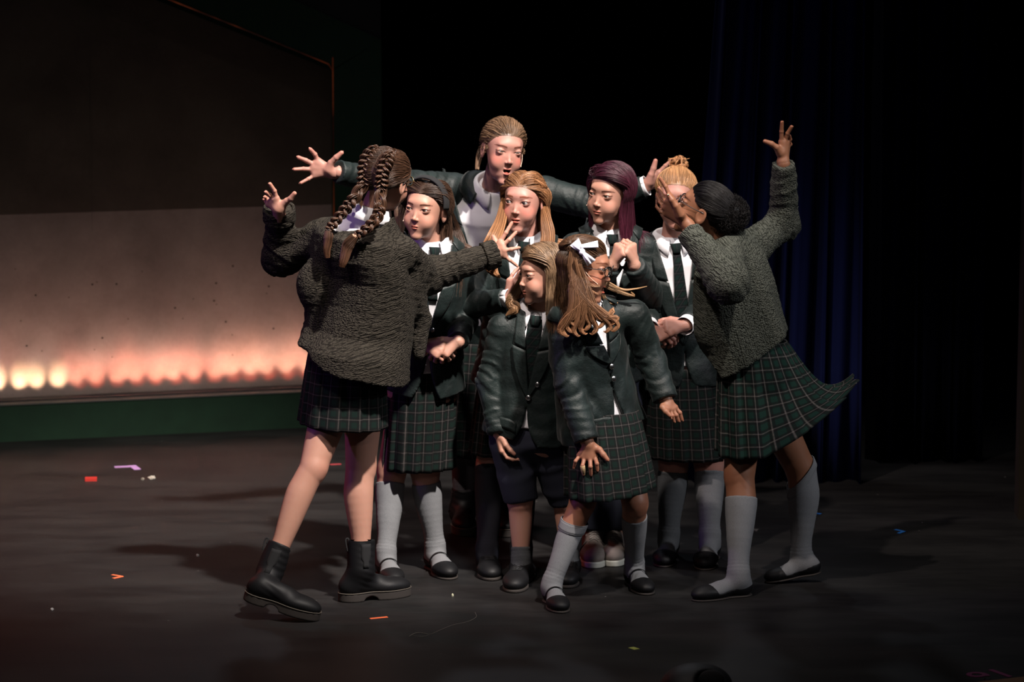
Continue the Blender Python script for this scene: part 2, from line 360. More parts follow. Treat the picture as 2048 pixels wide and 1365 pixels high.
# ------------------------------------------------------------------ heads
HEAD_DEF = dict(open=0.0, mw=1.0, smile=0.0, eye=.55, brow=0.0, gaze=(0, 0), worry=0.0, iris=(.055, .032, .020), brow_col=(.10, .06, .04), lip=(.82, .50, .50), blush=.5, fat=1.0)
def frameR(yaw, pitch, roll): return rotz(radians(yaw)) @ rotx(radians(pitch)) @ roty(radians(roll))
MZ = -6.5
def head_fn(e, neck_l):
    jd = e['open']*1.5; nl = np.asarray(neck_l, np.float32); fat = e['fat']
    def f(Q):
        X = Q.copy(); X[:, 0] = np.abs(X[:, 0])
        d = sdell(X, (0, 1.2, 2.4), (7.1, 8.9, 7.7))
        d = smin(d, sdell(X, (0, -2.0, -2.6), (5.9*fat, 6.4, 7.4)), 1.4)
        d = smin(d, sdell(X, (0, -2.8, -7.0-jd*.8), (4.6*fat, 4.9, 3.8)), 1.5)
        d = smin(d, sdell(X, (0, -5.95, -9.9-jd), (2.1, 1.5, 1.5)), 1.2)
        d = smin(d, sdell(X, (3.05*fat, -5.25, -4.6), (2.5, 2.4, 2.7)), 1.5)
        d = smin(d, sdell(X, (0, -6.8, 2.4), (3.9, 1.2, 1.3)), 1.6)
        d = smax(d, -sdell(X, (3.15, -9.25, -.1), (1.9, 1.55, 1.05)), 1.0)
        d = smin(d, np.linalg.norm(X-np.float32([3.15, -6.45, 0]), axis=1)-1.55, .35)
        # nose
        n = sdrc(X, (0, -7.3, .0), (0, -8.75, -3.2), .5, .66)
        n = smin(n, np.linalg.norm(X-np.float32([0, -9.0, -3.45]), axis=1)-.74, .5)
        n = smin(n, sdell(X, (.85, -8.4, -3.75), (.52, .7, .46)), .35)
        d = smin(d, n, .6)
        d = smax(d, -sdell(X, (.42, -8.85, -4.2), (.24, .4, .26)), .2)
        # lips
        mz = MZ-jd*.45; Z = X.copy(); Z[:, 2] -= e['smile']*.13*X[:, 0]**2
        up = sdell(Z, (.6*e['mw'], -7.72, mz+.36+jd*.42), (1.15*e['mw'], .72, .36))
        lo = sdell(Z, (0, -7.62, mz-.42-jd*.48), (1.35*e['mw'], .8, .44))
        d = smin(d, smin(up, lo, .15), .3)
        cut = sdell(Z, (0, -8.4, mz), (1.75*e['mw'], 1.2, .09)) if e['open'] < .15 else sdell(Z, (0, -7.4, mz), (1.6*e['mw'], 2.6, .10+jd*.5))
        d = smax(d, -cut, .12)
        # eyelid opening
        E = X.copy(); E[:, 2] -= .10*(X[:, 0]-3.15)
        d = smax(d, -sdell(E, (3.15, -8.3, 0.02), (1.40, 1.5, e['eye'])), .08)
        # ears
        EX = X.copy(); EX[:, 1] += .55*(X[:, 0]-7.0)*-1.0; ear = sdell(EX, (7.35, .9, -1.3), (.62, 1.9, 3.1)); ear = smax(ear, -sdell(EX, (7.95, .5, -.9), (.5, 1.15, 2.1)), .25)
        d = smin(d, ear, .5)
        d = smin(d, sdrc(Q, (0, 2.0, -4.5), nl, 4.2, 4.6), 1.6)
        return d*.92
    return f
def head_cols(Q, e, headset=True):
    "pigment of the skin: lips, brows, lash line, cheeks"
    ax = np.abs(Q[:, 0]); jd = e['open']*1.5; mz = MZ-jd*.45; z = Q[:, 2]-e['smile']*.13*ax**2
    c = np.ones((len(Q), 3))
    def lay(m, col): m = np.clip(m, 0, 1)[:, None]; c[:] = c*(1-m)+np.asarray(col)*m
    g = np.exp(-(((ax-4.2)/2.0)**2+((Q[:, 2]+3.1)/1.9)**2))*(Q[:, 1] < -2)
    lay(g*e['blush'], (1.02, .58, .55))
    lay(np.exp(-(((ax)/1.1)**2+((Q[:, 2]+2.9)/1.0)**2))*(Q[:, 1] < -8)*.25, (1, .75, .72))
    u = np.sqrt(((ax-.35*e['mw'])/(1.4*e['mw']))**2+((z-(mz+.32+jd*.42))/.42)**2); l = np.sqrt((ax/(1.45*e['mw']))**2+((z-(mz-.38-jd*.48))/.50)**2)
    lay(((1.12-np.minimum(u, l))*5)*(Q[:, 1] < -6.6), e['lip'])
    if e['open'] >= .15:
        o = np.sqrt((ax/(1.65*e['mw']))**2+((z-mz)/(.12+jd*.5))**2); lay((1.05-o)*9*(Q[:, 1] > -7.7)*(Q[:, 1] < 0), (.10, .02, .02))
    else:
        o = np.sqrt((ax/(1.65*e['mw']))**2+((z-mz)/.16)**2); lay((1.1-o)*5*(Q[:, 1] < -6), (.22, .06, .06))
    arc = 1.95+e['brow']-.09*(ax-3.4)**2+e['worry']*.22*(3.2-ax)
    bw = .44*np.clip((5.3-ax)/2.5, 0, 1)**.5*(ax > 1.3)
    lay((1-np.abs(Q[:, 2]-arc)/(bw+1e-3))*2.2*(Q[:, 1] < -3.5)*(bw > .02), e['brow_col'])
    E = Q[:, 2]-.10*(ax-3.1); r = np.sqrt(((ax-3.1)/1.38)**2+(E/e['eye'])**2)
    band = np.exp(-((r-1.0)/np.where(E > 0, .34, .2))**2)*(Q[:, 1] < -5.5)
    lay(band*np.where(E > 0, 1.0, .5)*1.15, (.08, .045, .04))
    lay(np.exp(-((r-1.75)/.3)**2)*(E > 0)*(Q[:, 1] < -6)*.15, (.6, .35, .3))
    return c
def eyeballs(mb, T, e, s):
    for sx in (-1, 1):
        c = np.array([3.15*sx, -6.36, 0.0])
        g = nrm(V(e['gaze'][0], -1, e['gaze'][1])); a = nrm(np.cross(g, V(0, 0, 1))); R = np.stack([a, np.cross(g, a), g], 1)
        th = np.array([0, .1, .22, .235, .35, .52, .56, .595, .7, .8, 1.1, 1.5, 1.9, 2.4, pi]); n = 24
        v = np.array([[sin(t)*cos(p), sin(t)*sin(p), cos(t)] for t in th for p in np.arange(n)*2*pi/n]) @ R.T*1.40+c
        col = np.repeat(np.array([(.005,)*3 if t < .225 else (e['iris'] if t < .53 else ((e['iris'][0]*.3, e['iris'][1]*.3, e['iris'][2]*.3) if t < .57 else (.30, .275, .265))) for t in th]), n, 0)
        idx = np.arange(len(th)*n).reshape(-1, n); nx = np.roll(idx, -1, 1)
        mb.add(T(v), np.stack([idx[:-1], idx[1:], nx[1:], nx[:-1]], -1).reshape(-1, 4), col=col, m=1)

# ------------------------------------------------------------------ hands
def hand_chains(W, fwd, palm, tv, fingers, thumb, s=1.0):
    """W wrist, fwd towards the knuckles, palm = direction the palm faces, tv = towards the thumb side
    fingers: four (splay deg, curl deg) from the index on; thumb (out deg, curl deg, forward-bend)"""
    f = nrm(V(*fwd)); palm = V(*palm); n = nrm(palm-np.dot(palm, f)*f); a = np.cross(f, n); a = a if np.dot(a, V(*tv)) > 0 else -a
    L = (.034, .038, .035, .028); ch = []
    kn = []
    for i in range(4):
        x = (1.5-i)/1.5
        K = W+s*(f*(.074-.004*x*x-(.006 if i == 3 else 0))+a*x*.027)
        kn.append(K); sp, cu = fingers[i]
        d = nrm(f*cos(radians(sp))+a*sin(radians(sp))); p = [K]; cur = 0
        for j, ll in enumerate((1.0, .72, .6)):
            cur += radians(cu)*(1.0, 1.15, .7)[j]
            p.append(p[-1]+s*L[i]*ll*(d*cos(cur)+n*sin(cur)))
        ch.append(p)
    T0 = W+s*(f*.018+a*.022+n*.006); to, tc, tf = thumb
    d = nrm(f*cos(radians(to))+a*sin(radians(to))+n*tf); T1 = T0+d*.034*s
    d2 = nrm(d+n*sin(radians(tc))*.8-a*sin(radians(tc))*.6+f*sin(radians(tc))*.5); T2 = T1+d2*.028*s; d3 = nrm(d2*1.0+n*sin(radians(tc))*.5+f*sin(radians(tc))*.4); T3 = T2+d3*.022*s
    return dict(W=W, K=kn, F=ch, T=[T0, T1, T2, T3], n=n, s=s)
def hand_px(Y, wrist, knuckles, fingers, thumb, palm, s=1.0):
    "a hand whose joints are read off the photo; (px, py, dY) points"
    q = lambda p: P(p[0], p[1], Y+(p[2] if len(p) > 2 else 0))
    return dict(W=q(wrist), K=[q(k) for k in knuckles], F=[[q(k)]+[q(p) for p in f] for k, f in zip(knuckles, fingers)], T=[q(p) for p in thumb], n=nrm(V(*palm)), s=s)
def hand_mesh(mb, H, elbow):
    s = H['s']; W = H['W']; back = nrm(elbow-W); rf = [.0082, .0083, .0079, .0070]; o = W.copy(); n = H['n']
    def f(Xl):
        X = Xl
        A = lambda p: (np.asarray(p)-o).astype(np.float32)
        d = sdrc(X, A(W+back*.07), A(W), .025*s, .0215*s)
        pal = None
        for i in range(4):
            b = A(W+(H['K'][i]-W)*.12); e = sdrc(X, b, A(H['K'][i]), .0135*s, .0118*s)
            pal = e if pal is None else smin(pal, e, .012*s)
        d = smin(d, pal, .014*s)
        for a_, b_ in zip(H['K'][:-1], H['K'][1:]):
            m = (np.asarray(a_)+np.asarray(b_))/2; d = smin(d, sdrc(X, A(W+(m-W)*.35), A(W+(m-W)*.92), .0125*s, .0105*s), .008*s)
        d = smin(d, sdrc(X, A(H['T'][0]+n*.003), A(H['T'][1]), .0155*s, .0115*s), .012*s)
        d = smin(d, sdrc(X, A(H['T'][1]), A(H['T'][2]), .0108*s, .0098*s), .003)
        for p, q, r1, r2 in [(H['T'][i], H['T'][i+1], (.0105, .0092)[i-2+0 if i > 2 else 0], .0078) for i in range(2, len(H['T'])-1)]:
            d = smin(d, sdrc(X, A(p), A(q), r1*s, r2*s), .003)
        for i in range(4):
            p = H['F'][i]; m = len(p)-1; fd = None
            for j in range(m):
                r1 = rf[i]*(1-.20*j/m); r2 = rf[i]*(1-.20*(j+1)/m)
                e = sdrc(X, A(p[j]), A(p[j+1]), r1*s, r2*s); fd = e if fd is None else smin(fd, e, .002)
            for j in range(1, m): fd = smin(fd, np.linalg.norm(X-A(p[j]), axis=1)-rf[i]*(1-.2*j/m)*1.07*s, .002)
            d = smin(d, fd, .0035)
        return d
    pts = np.array([W, W+back*.07, *H['K'], *[p for c in H['F'] for p in c], *H['T']])
    r = polygonize(f, pts.min(0)-.035-o, pts.max(0)+.035-o, .0019)
    if r is None: return
    v, q = r
    c = np.ones((len(v), 3)); tips = np.array([x[-1] for x in H['F']]+[H['T'][-1]])-o
    kn = np.array([x[1] for x in H['F']]+H['K'])-o
    m = np.exp(-(np.min(np.linalg.norm(v[:, None]-tips[None], axis=2), axis=1)/.012)**2)*.45+np.exp(-(np.min(np.linalg.norm(v[:, None]-kn[None], axis=2), axis=1)/.009)**2)*.22
    c = c*(1-m[:, None])+np.array([1.05, .66, .6])*m[:, None]
    mb.add(v+o, q, col=c)
    # nails on the back of the tips
    for ch in H['F']+[H['T']]:
        a, b = np.asarray(ch[-2]), np.asarray(ch[-1]); t = nrm(b-a); nb = nrm(-n-np.dot(-n, t)*t); sd = np.cross(t, nb); R = np.stack([sd, t, nb], 1)
        ball(mb, b+nb*.0042*s+t*.002, (.0042*s, .0058*s, .0022*s), 6, R, col=(1.15, 1.0, .98))

# ------------------------------------------------------------------ bodies and clothes
class Body: pass
PROF = [(-.22, .135, .105), (0, .132, .102), (.3, .112, .088), (.62, .135, .098), (.82, .128, .088), (.93, .075, .062), (1.0, .05, .05)]
def torso_field(B, prof, off=0.0, top=1.02, bot=-.2, soft=.01):
    pr = np.array(prof, np.float32); o = B.pel.astype(np.float32); R = B.R.astype(np.float32); L = B.L; w_ = B.w
    cy = np.array([p[3] if len(p) > 3 else 0 for p in prof], np.float32)
    cx = np.array([p[4] if len(p) > 4 else 0 for p in prof], np.float32); pr = np.array([p[:3] for p in prof], np.float32)
    def f(X):
        Q = (X-o)@R; t = Q[:, 2]/L; a = np.interp(t, pr[:, 0], pr[:, 1])*w_+off; b = np.interp(t, pr[:, 0], pr[:, 2])*w_+off
        x = Q[:, 0]-np.interp(t, pr[:, 0], cx); y = Q[:, 1]-np.interp(t, pr[:, 0], cy); q = np.sqrt(x*x+y*y)
        r = np.sqrt((x/a)**2+(y/b)**2)
        d = np.where(r > 1e-4, q*(1-1/np.maximum(r, 1e-4)), -np.minimum(a, b))
        d = np.maximum(d, -np.minimum(a, b))
        d = smax(smax(d, Q[:, 2]-top*L-off, soft), bot*L-Q[:, 2], .004)
        return (d*.85).astype(np.float32)
    return f
def shoulder_field(B, r):
    n = (B.neck-B.Zax*.035)
    def f(X):
        d = None
        for S, E, W in B.arms:
            c = n*.55+S*.45
            e = sdrc(X, n, c, r*1.05, r*1.08); e = smin(e, sdrc(X, c, S, r*1.08, r*1.02), .01)
            d = e if d is None else smin(d, e, .03)
        return d
    return f
def sleeve_field(B, i, r0, r1, r2, ext=0.0, wr=.004, seed=0, fr=.030, kn=.02, puff=1.0):
    S, E, W = B.arms[i]; dW = nrm(W-E); We = W+dW*ext; u1 = nrm(E-S)
    S_ = S
    def f(X):
        d = smin(sdrc(X, S_, E, r0, r1), sdrc(X, E, We, r1, r2), kn)
        if wr:
            se = np.clip(np.linalg.norm(X-E, axis=1)/.14, 0, 1)
            al = np.where(((X-E)@dW) > 0, (X-E)@dW, -((X-E)@(-u1)))
            al = al+.034*snoise(X, 11, seed+3, 3)
            d = d-wr*(1-.6*se)*(np.sin(al*2*pi/fr)+.5*np.sin(al*2*pi/(fr*.57)+2)) - wr*.6*snoise(X, 26, seed, 4)
        return smax(d, ((X-We)@dW)-.001, .003)
    return f
def bounds(pts, m): pts = np.array(pts); return pts.min(0)-m, pts.max(0)+m
def knit_pt(B, v):
    "knit coordinates in the frame of the torso"
    Q = (v-B.pel)@B.R
    return np.stack([Q[:, 0]-.62*Q[:, 1], Q[:, 2]+.42*Q[:, 1], 0*Q[:, 0]], 1)

def leg_field(H, K, A, rs, fw):
    th, kn, ca, an = rs; k_ = nrm(K-A); L = np.linalg.norm(K-A); U = H+(K-H)*.05
    ts = np.array([0, .10, .22, .45, .70, .86, 1.0]); pts = [A+(K-A)*t for t in ts]
    rr = [an*1.03, an*1.0, an*1.04, an*.42+ca*.58, ca, ca*.55+kn*.43, kn]; off = [0, 0, 0, -.004, -.008, -.005, .0]
    cr = catmull(np.array([np.append(p+fw*o, r_) for p, o, r_ in zip(pts, off, rr)]), 19); pts = cr[:, :3]; rr = cr[:, 3]
    def f(X):
        d = sdrc(X, U, K, th, kn); d = smin(d, sdrc(X, K+k_*.008+fw*.004, K-k_*.012+fw*.004, kn*.97, kn*.92), .012)
        for i in range(18): d = np.minimum(d, sdrc(X, pts[i], pts[i+1], rr[i], rr[i+1]))
        d = smin(d, sdrc(X, A, A-k_*.02, an*1.02, an*1.02), .01)
        return d
    return f
def build_legs(B, mb, low=True):
    for i, ((H, K, A), rs) in enumerate(zip(B.legs, B.legr)):
        k_ = nrm(K-A); toe = B.feet[i][1]-B.feet[i][0]; fw = nrm(toe-np.dot(toe, k_)*k_); f = leg_field(H, K, A, rs, fw)
        lo, hi = bounds([H, K, A], .12); v, q = polygonize(f, lo, hi, .006)
        c = np.ones((len(v), 3)); m = np.exp(-(np.linalg.norm(v-(K+fw*rs[1]*.8), axis=1)/.045)**2)*.35; c = c*(1-m[:, None])+np.array([1.0, .66, .6])*m[:, None]
        mb.add(v, q, col=c); B.legf.append(f)

def foot_frame(heel, toe, side=0, up=(0, 0, 1)):
    f = nrm(toe-heel); u = nrm(np.array(up)-np.dot(up, f)*f); return np.stack([np.cross(f, u), f, u], 1), np.linalg.norm(toe-heel)
def last_field(L, infl=0.0, top=None):
    "foot shape: x across, y heel->toe, z up; L length"
    k = L/.23
    def f(Q):
        d = sdell(Q, (0, .035*k, .030*k), (.030*k+infl, .038*k+infl, .034*k+infl))
        d = smin(d, sdrc(Q, (0, .045*k, .040*k), (0, .12*k, .030*k), .030*k+infl, .027*k+infl), .02)
        d = smin(d, sdell(Q, (.002, .158*k, .022*k), (.039*k+infl, .055*k+infl, .023*k+infl)), .02)
        d = smin(d, sdell(Q, (0, .195*k, .019*k), (.030*k+infl, .036*k+infl, .018*k+infl)), .015)
        return d
    return f
def build_shoe(kind, i, B, root, ankle):
    heel, toe = B.feet[i]; R, L = foot_frame(heel, toe); k = L/.23; o = heel.copy(); shank = nrm((B.legs[i][1]-B.legs[i][2]))
    T = lambda v: v@R.T+o
    def fit(f, h=.0035, lo=(-.06, -.04, -.03), hi=(.06, .26, .14)):
        r = polygonize(lambda X: f(X).astype(np.float32), np.array(lo)*max(k, 1), np.array(hi)*max(k, 1), h); return T(r[0]), r[1]
    A = ((ankle-o)@R); sh = shank@R
    if kind in ('flat', 'mary', 'oxford', 'sneaker', 'boot'):
        sole_m = dict(flat='sole', mary='sole', oxford='sole', sneaker='sole_white', boot='sole')[kind]
        st = dict(flat=.006, mary=.008, oxford=.012, sneaker=.022, boot=.030)[kind]
        L1 = last_field(L, .004 if kind in ('flat', 'mary', 'boot') else .007)
        def outline(Q, inf):
            q = Q.copy(); q[:, 2] = .022*k
            return last_field(L, inf)(q)
        def sole(Q):
            d = smax(outline(Q, .0035 if kind in ('flat', 'mary') else .006 if kind in ('boot', 'oxford') else .010), np.abs(Q[:, 2]-st/2)-st/2, .003)
            if kind == 'boot': d = smax(d, -sdell(Q, (0, .090*k, -.002), (.09, .028, .019)), .003)
            return d
    z0 = st
    if kind in ('flat', 'mary'):
        def up(Q):
            P_ = Q-np.float32([0, 0, z0*.6]); d = L1(P_)
            line = .040*k-.020*k*np.clip((Q[:, 1]-.03*k)/(.10*k), 0, 1)+.0*Q[:, 0]     # topline falls to the vamp
            line = line+np.clip((Q[:, 1]-.145*k)/(.03*k), 0, 1)*.05
            d = smax(d, (P_[:, 2]-line)*.8, .002); return smax(d, -Q[:, 2]+.002, .002)
    elif kind == 'oxford':
        def up(Q):
            P_ = Q-np.float32([0, 0, z0*.6]); d = L1(P_); d = smin(d, sdrc(P_, (0, .035*k, .03*k), (0, .05*k, .062*k), .034*k, .034*k), .02)
            d = smax(d, (P_[:, 2]-.066*k+.12*(Q[:, 1]-.04))*.9, .003); return smax(d, -Q[:, 2]+.002, .002)
    elif kind == 'sneaker':
        def up(Q):
            P_ = Q-np.float32([0, 0, z0*.6]); d = L1(P_); d = smin(d, sdrc(P_, (0, .035*k, .03*k), (0, .05*k, .075*k), .040*k, .038*k), .02)
            d = smin(d, sdrc(P_, (0, .06*k, .07*k), (0, .12*k, .050*k), .024*k, .022*k), .02)
            d = smax(d, (P_[:, 2]-.086*k)*.9, .004); return smax(d, -Q[:, 2]+.002, .002)
    else:
        top = A+sh*.055
        def up(Q):
            P_ = Q-np.float32([0, 0, z0*.6]); d = L1(P_)
            e = sdrc(Q, A*np.array([1, 1, .9])-sh*.03, top, .043*k, .044*k); d = smin(d, e, .035)
            d = d-.0007*np.sin((Q[:, 2]+.4*Q[:, 1])*2*pi/.022)*np.exp(-((Q[:, 1]-.075*k)/.03)**2)
            d = smax(d, ((Q-top.astype(np.float32))@sh.astype(np.float32)), .003); return smax(d, -Q[:, 2]+.003, .002)
    shoe = bpy.data.objects.new(dict(flat='ballet_flat', mary='strap_shoe', oxford='laced_shoe', sneaker='sneaker', boot='ankle_boot')[kind], None)
    COL.objects.link(shoe); shoe.parent = root; shoe.location = heel-np.array(root.location)
    v, q = fit(up, .0035, hi=(.06, .26, .20)); c = np.ones((len(v), 3))
    mk('upper', v, q, M['sneaker'] if kind == 'sneaker' else M['black_leather'], shoe, col=c)
    v, q = fit(sole, .003); mk('sole', v, q, M[sole_m], shoe)
    if kind == 'mary':
        mb = MB(); pts = []
        for a in np.linspace(-1.25, 1.25, 17):
            pts.append([sin(a)*.055, (.104-.012*(a/1.25)**2)*k, .024*k+cos(a)*.06])
        pts = np.array(pts); fl = lambda X: last_field(L, .006)(X-np.float32([0, 0, z0*.6]))
        aim_ = np.array([0, .098*k, .02*k]); d = aim_-pts; d /= np.linalg.norm(d, axis=1, keepdims=True)
        leg = lambda X: np.minimum(fl(X), sdrc(X, A, A+sh*.05, .036, .036)-.004)
        t = np.zeros(len(pts))
        for _ in range(40): t += np.clip(leg(pts+d*t[:, None]), -.02, .02)*.8
        pts = pts+d*t[:, None]; g = np.stack([pts-np.array([0, .0030, 0]), pts+np.array([0, .0030, 0])], 1); sheet(mb, g, .0025)
        v_ = np.concatenate(mb.v); mb.v = [T(v_)]; mb.build('strap', M['black_leather'], shoe)
    if kind in ('sneaker', 'oxford'):
        mb = MB(); z = .068*k if kind == 'sneaker' else .055*k
        for j in range(5):
            y = (.075+.014*j)*k; zz = z+.016*k-(.0088*j+.004)*k*1.15
            for s_ in (-1, 1):
                q_ = catmull([[-.017*s_, y, .14], [0, y+.006, .14], [.017*s_, y+.012, .14]], 7)
                for _ in range(60): q_[:, 2] -= np.clip(up(q_.astype(np.float32))-.0012, -.01, .01)*.7
                tube(mb, T(q_), .0021, 5)
        if kind == 'sneaker':
            for s_ in (-1, 1): tube(mb, T(catmull([[0, .07*k, z+.016], [.02*s_, .075*k, z+.026], [.03*s_, .085*k, z+.012], [.01*s_, .085*k, z+.006]], 12)), .002, 5)
        mb.build('laces', M['lace'] if kind == 'sneaker' else M['black_cloth'], shoe)
    if kind == 'sneaker':
        mb = MB(); LS = last_field(L, .009)
        for y0, y1, za, zb in ((.10, .135, .02, .06), (-.0, .03, .02, .065)):
            g = []
            for y in np.linspace(y0, y1, 6)*k:
                row = []
                for a in np.linspace(-1.35, 1.35, 15):
                    d = V(sin(a), 0, cos(a)); p = V(0, y, .02*k); t = .08
                    for _ in range(30): t -= float(LS((p+d*t)[None].astype(np.float32)-np.float32([[0, 0, z0*.6]]))[0])*.8
                    row.append(p+d*(t+.001))
                g.append(row)
            sheet(mb, np.array(g), .003)
        v_ = np.concatenate(mb.v); mb.v = [T(v_)]; mb.build('overlay', M['sneaker_dark'], shoe)
    if kind == 'boot':
        mb = MB(); Rr = []
        g = []
        for s_ in (-1, 1):
            g = []
            for z_ in np.linspace(-.035, .048, 8):
                row = []
                for y_ in np.linspace(-.017, .017, 5)*(1 if z_ > -.01 else .6):
                    p = A+sh*z_+V(0, y_, 0); d = V(s_, 0, 0); t = .09
                    for _ in range(40): t -= float(up((p+d*t)[None].astype(np.float32))[0])*.7
                    row.append(p+d*(t+.0008))
                g.append(row)
            mb = MB(); sheet(mb, np.array(g), .002); mb.v = [T(mb.v[0])]; mb.build('elastic_gusset', M['black_cloth'], shoe)
        mb = MB(); b = A+sh*.05+V(0, -.046*k, 0); tube(mb, T(catmull([b-sh*.03, b+sh*.008+V(0, -.006, 0), b+sh*.012+V(0, .004, 0), b-sh*.005+V(0, .004, 0)], 10)), .003, 6); mb.build('pull_tab', M['black_cloth'], shoe)
        mb = MB(); ball(mb, T(b-sh*.016+V(0, -.003, 0)), .0025, 6); mb.build('stud', M['brass'], shoe)
        mb = MB(); LS = lambda Q: outline(Q, .0065)
        pts = []
        for a in np.arange(48)*2*pi/48:
            d = V(sin(a), cos(a), 0); p = V(0, .11*k, .02); t = .2
            for _ in range(60): t -= float(LS((p+d*t)[None].astype(np.float32))[0])*.6
            pts.append(p+d*t+V(0, 0, st-.02+.0005))
        pts.append(pts[0]); tube(mb, T(np.array(pts)), .0018, 5, closed_ends=False); mb.build('welt', plain('tan_welt', (.10, .085, .07), .8) if 'welt' not in M else M['welt'], shoe)
    return shoe
M['welt'] = plain('tan_welt', (.09, .075, .06), .8)
def build_sock(B, i, root, kind_mat, top, cuff=0.0, infl=.0028, tops=None):
    "sock from the toes to the point 'top' along the shank"
    H, K, A = B.legs[i]; heel, toe = B.feet[i]; R, L = foot_frame(heel, toe); lf = last_field(L, .0015); z = nrm(K-A); tp = top; ft = B.legf[i]; zo = np.float32([0, 0, .005]); nz = nrm(tp-A) if tops is None else nrm(V(*tops))
    s0 = 20+i
    def f(X):
        X = X.astype(np.float32); Q = ((X-heel)@R).astype(np.float32)-zo
        d = smin(ft(X)-infl, lf(Q), .02)
        al = (X-A)@z; d = d-.0010*np.sin(al*2*pi/.012+2*snoise(X, 9, s0, 2))*np.exp(-((al-.018)/.024)**2)-.0008*snoise(X, 22, s0, 3)
        return smax(d, ((X-tp)@nz), .0015)
    lo, hi = bounds([heel, toe, A, tp], .075); r = polygonize(lambda X: f(X).astype(np.float32), lo, hi, .0045)
    sk = mk('sock', r[0], r[1], M[kind_mat], root)
    if cuff:
        n = 28; x = nrm(np.cross(nz, V(0, 1, 0.1))); y = np.cross(nz, x); g = []
        def rad(c, d, base=infl):
            t = .12
            for _ in range(40): t -= float(ft((c+d*t)[None].astype(np.float32))[0]-base)*.8
            return t
        c0 = tp
        ax_ = A+(K-A)*float(np.dot(tp-A, K-A)/np.dot(K-A, K-A))
        for h_ in np.linspace(.0, -cuff, 5):
            cc = ax_+nz*h_; g.append([cc+(x*cos(a)+y*sin(a))*(rad(cc, x*cos(a)+y*sin(a))+.0022) for a in np.linspace(0, 2*pi, n)])
        mb = MB(); sheet(mb, np.array(g), .003)
        e = np.array(g[0]); tube(mb, e, .0022, 5, closed_ends=False); tube(mb, np.array(g[-1]), .002, 5, closed_ends=False)
        mb.build('sock_cuff', M[kind_mat], sk)
    return sk

def skirt(B, root, wc, wr, hc, hr, yaw, n=14, amp=.012, mat='plaid', extra=None, tilt=None, waist_extra=None, phase=0.0, seed=1, rows=26, hip=1.0, ushift=0):
    "pleated skirt: rings from the waist ellipse to the hem ellipse"
    wc, hc = np.asarray(wc), np.asarray(hc); R = rotz(radians(yaw)); m = 224; th = np.linspace(0, 2*pi, m+1)
    g = []; pts = []
    saw = ((th*n/(2*pi)+phase) % 1.0); sw = np.where(saw < .82, saw/.82, (1-saw)/.18); sw = sw-.5
    rs = np.random.RandomState(seed); per = (hr[0]+hr[1])*pi*1.05
    wob = sum(np.sin(th*k+rs.uniform(0, 6))*rs.uniform(.3, 1)/k for k in (2, 3, 5, 7))
    for j, t in enumerate(np.linspace(0, 1, rows)):
        e = t**.75 if hip == 1 else 1-(1-t)**hip
        a = wr[0]+(hr[0]-wr[0])*e; b = wr[1]+(hr[1]-wr[1])*e; c = wc+(hc-wc)*t
        r = 1+0*th; off = amp*(sw+.0)*(t**.6)+.010*wob*t
        l = np.stack([(a+off)*np.cos(th), (b+off)*np.sin(th), 0*th], 1)@R.T
        p = l+c
        if tilt is not None: p[:, 2] += t*(l@np.asarray(tilt))
        if extra is not None: p = extra(p, l, t, th)
        g.append(p); pts.append(np.stack([th/(2*pi)*round(per/.036)*.036+.018+sw*0+ushift, np.full(m+1, t*np.linalg.norm(hc-wc)), 0*th], 1))
    g[0][-1] = g[0][0]
    mb = MB(); sheet(mb, np.array(g), .004, pt=np.array(pts)); sk = mb.build('skirt', M[mat], root); return sk
# ------------------------------------------------------------------ garments
def to_world(B, Q): return Q @ B.R.T + B.pel
def torso_mesh(B, f, name, mat, root, m=.1, h=.006, pts=None, pt=False, post=None):
    allp = pts if pts is not None else [B.pel-B.Zax*B.L*.3, B.neck]
    lo, hi = bounds(allp, m); r = polygonize(lambda X: f(X).astype(np.float32), lo, hi, h)
    v, q = r
    if post is not None: v = post(v)
    return mk(name, v, q, mat, root, pt=knit_pt(B, v) if pt else None)
def ring_collar(B, root, name, mat, rn=.056, up=.030, drop=.042, point=.026, gap=.30, spread=.030, base=None, f=None, eps=.004, th=.0035, tip=1.0, end=None, noback=False):
    "folded collar round the neck, open at the front"
    nb = B.neckc; Z = B.neckz; X = nrm(np.cross(np.cross(Z, B.R[:, 0]), Z)); Y = np.cross(Z, X)
    e = 2*pi-gap if end is None else end
    ph = np.linspace(gap, e, 56); rows = []
    for k, (rr, zz, w) in enumerate([(-.002, -.012, 0), (0, up*.5, 0), (.001, up*.92, 0), (.006, up*1.0, 0), (.011, up*.85, .1), (spread*.55, up-drop*.5, .5), (spread, up-drop, 1)]):
        pf = np.exp(-((ph-gap)/.35)**2)+np.exp(-((2*pi-gap-ph)/.35)**2)*(1 if end is None else 0)
        r = rn+rr+.006*w*pf; z = zz-point*w*pf-.018*(zz > -.02)*np.exp(-((ph-gap)/.5)**2)*(1-w)-.018*(1-w)*np.exp(-((2*pi-gap-ph)/.5)**2)
        sh = w*pf*tip*.22
        a = np.where(ph < pi, ph+sh, ph-sh) if False else ph
        p = nb+np.outer(np.sin(a)*r, X)+np.outer(-np.cos(a)*r, Y)+np.outer(z, Z)
        if f is not None and w > 0: p = push(f, p, eps+.001*k)
        rows.append(p)
    mb = MB(); sheet(mb, np.array(rows), th, pt=np.zeros((len(rows), len(ph), 3))); return mb.build(name, mat, root)
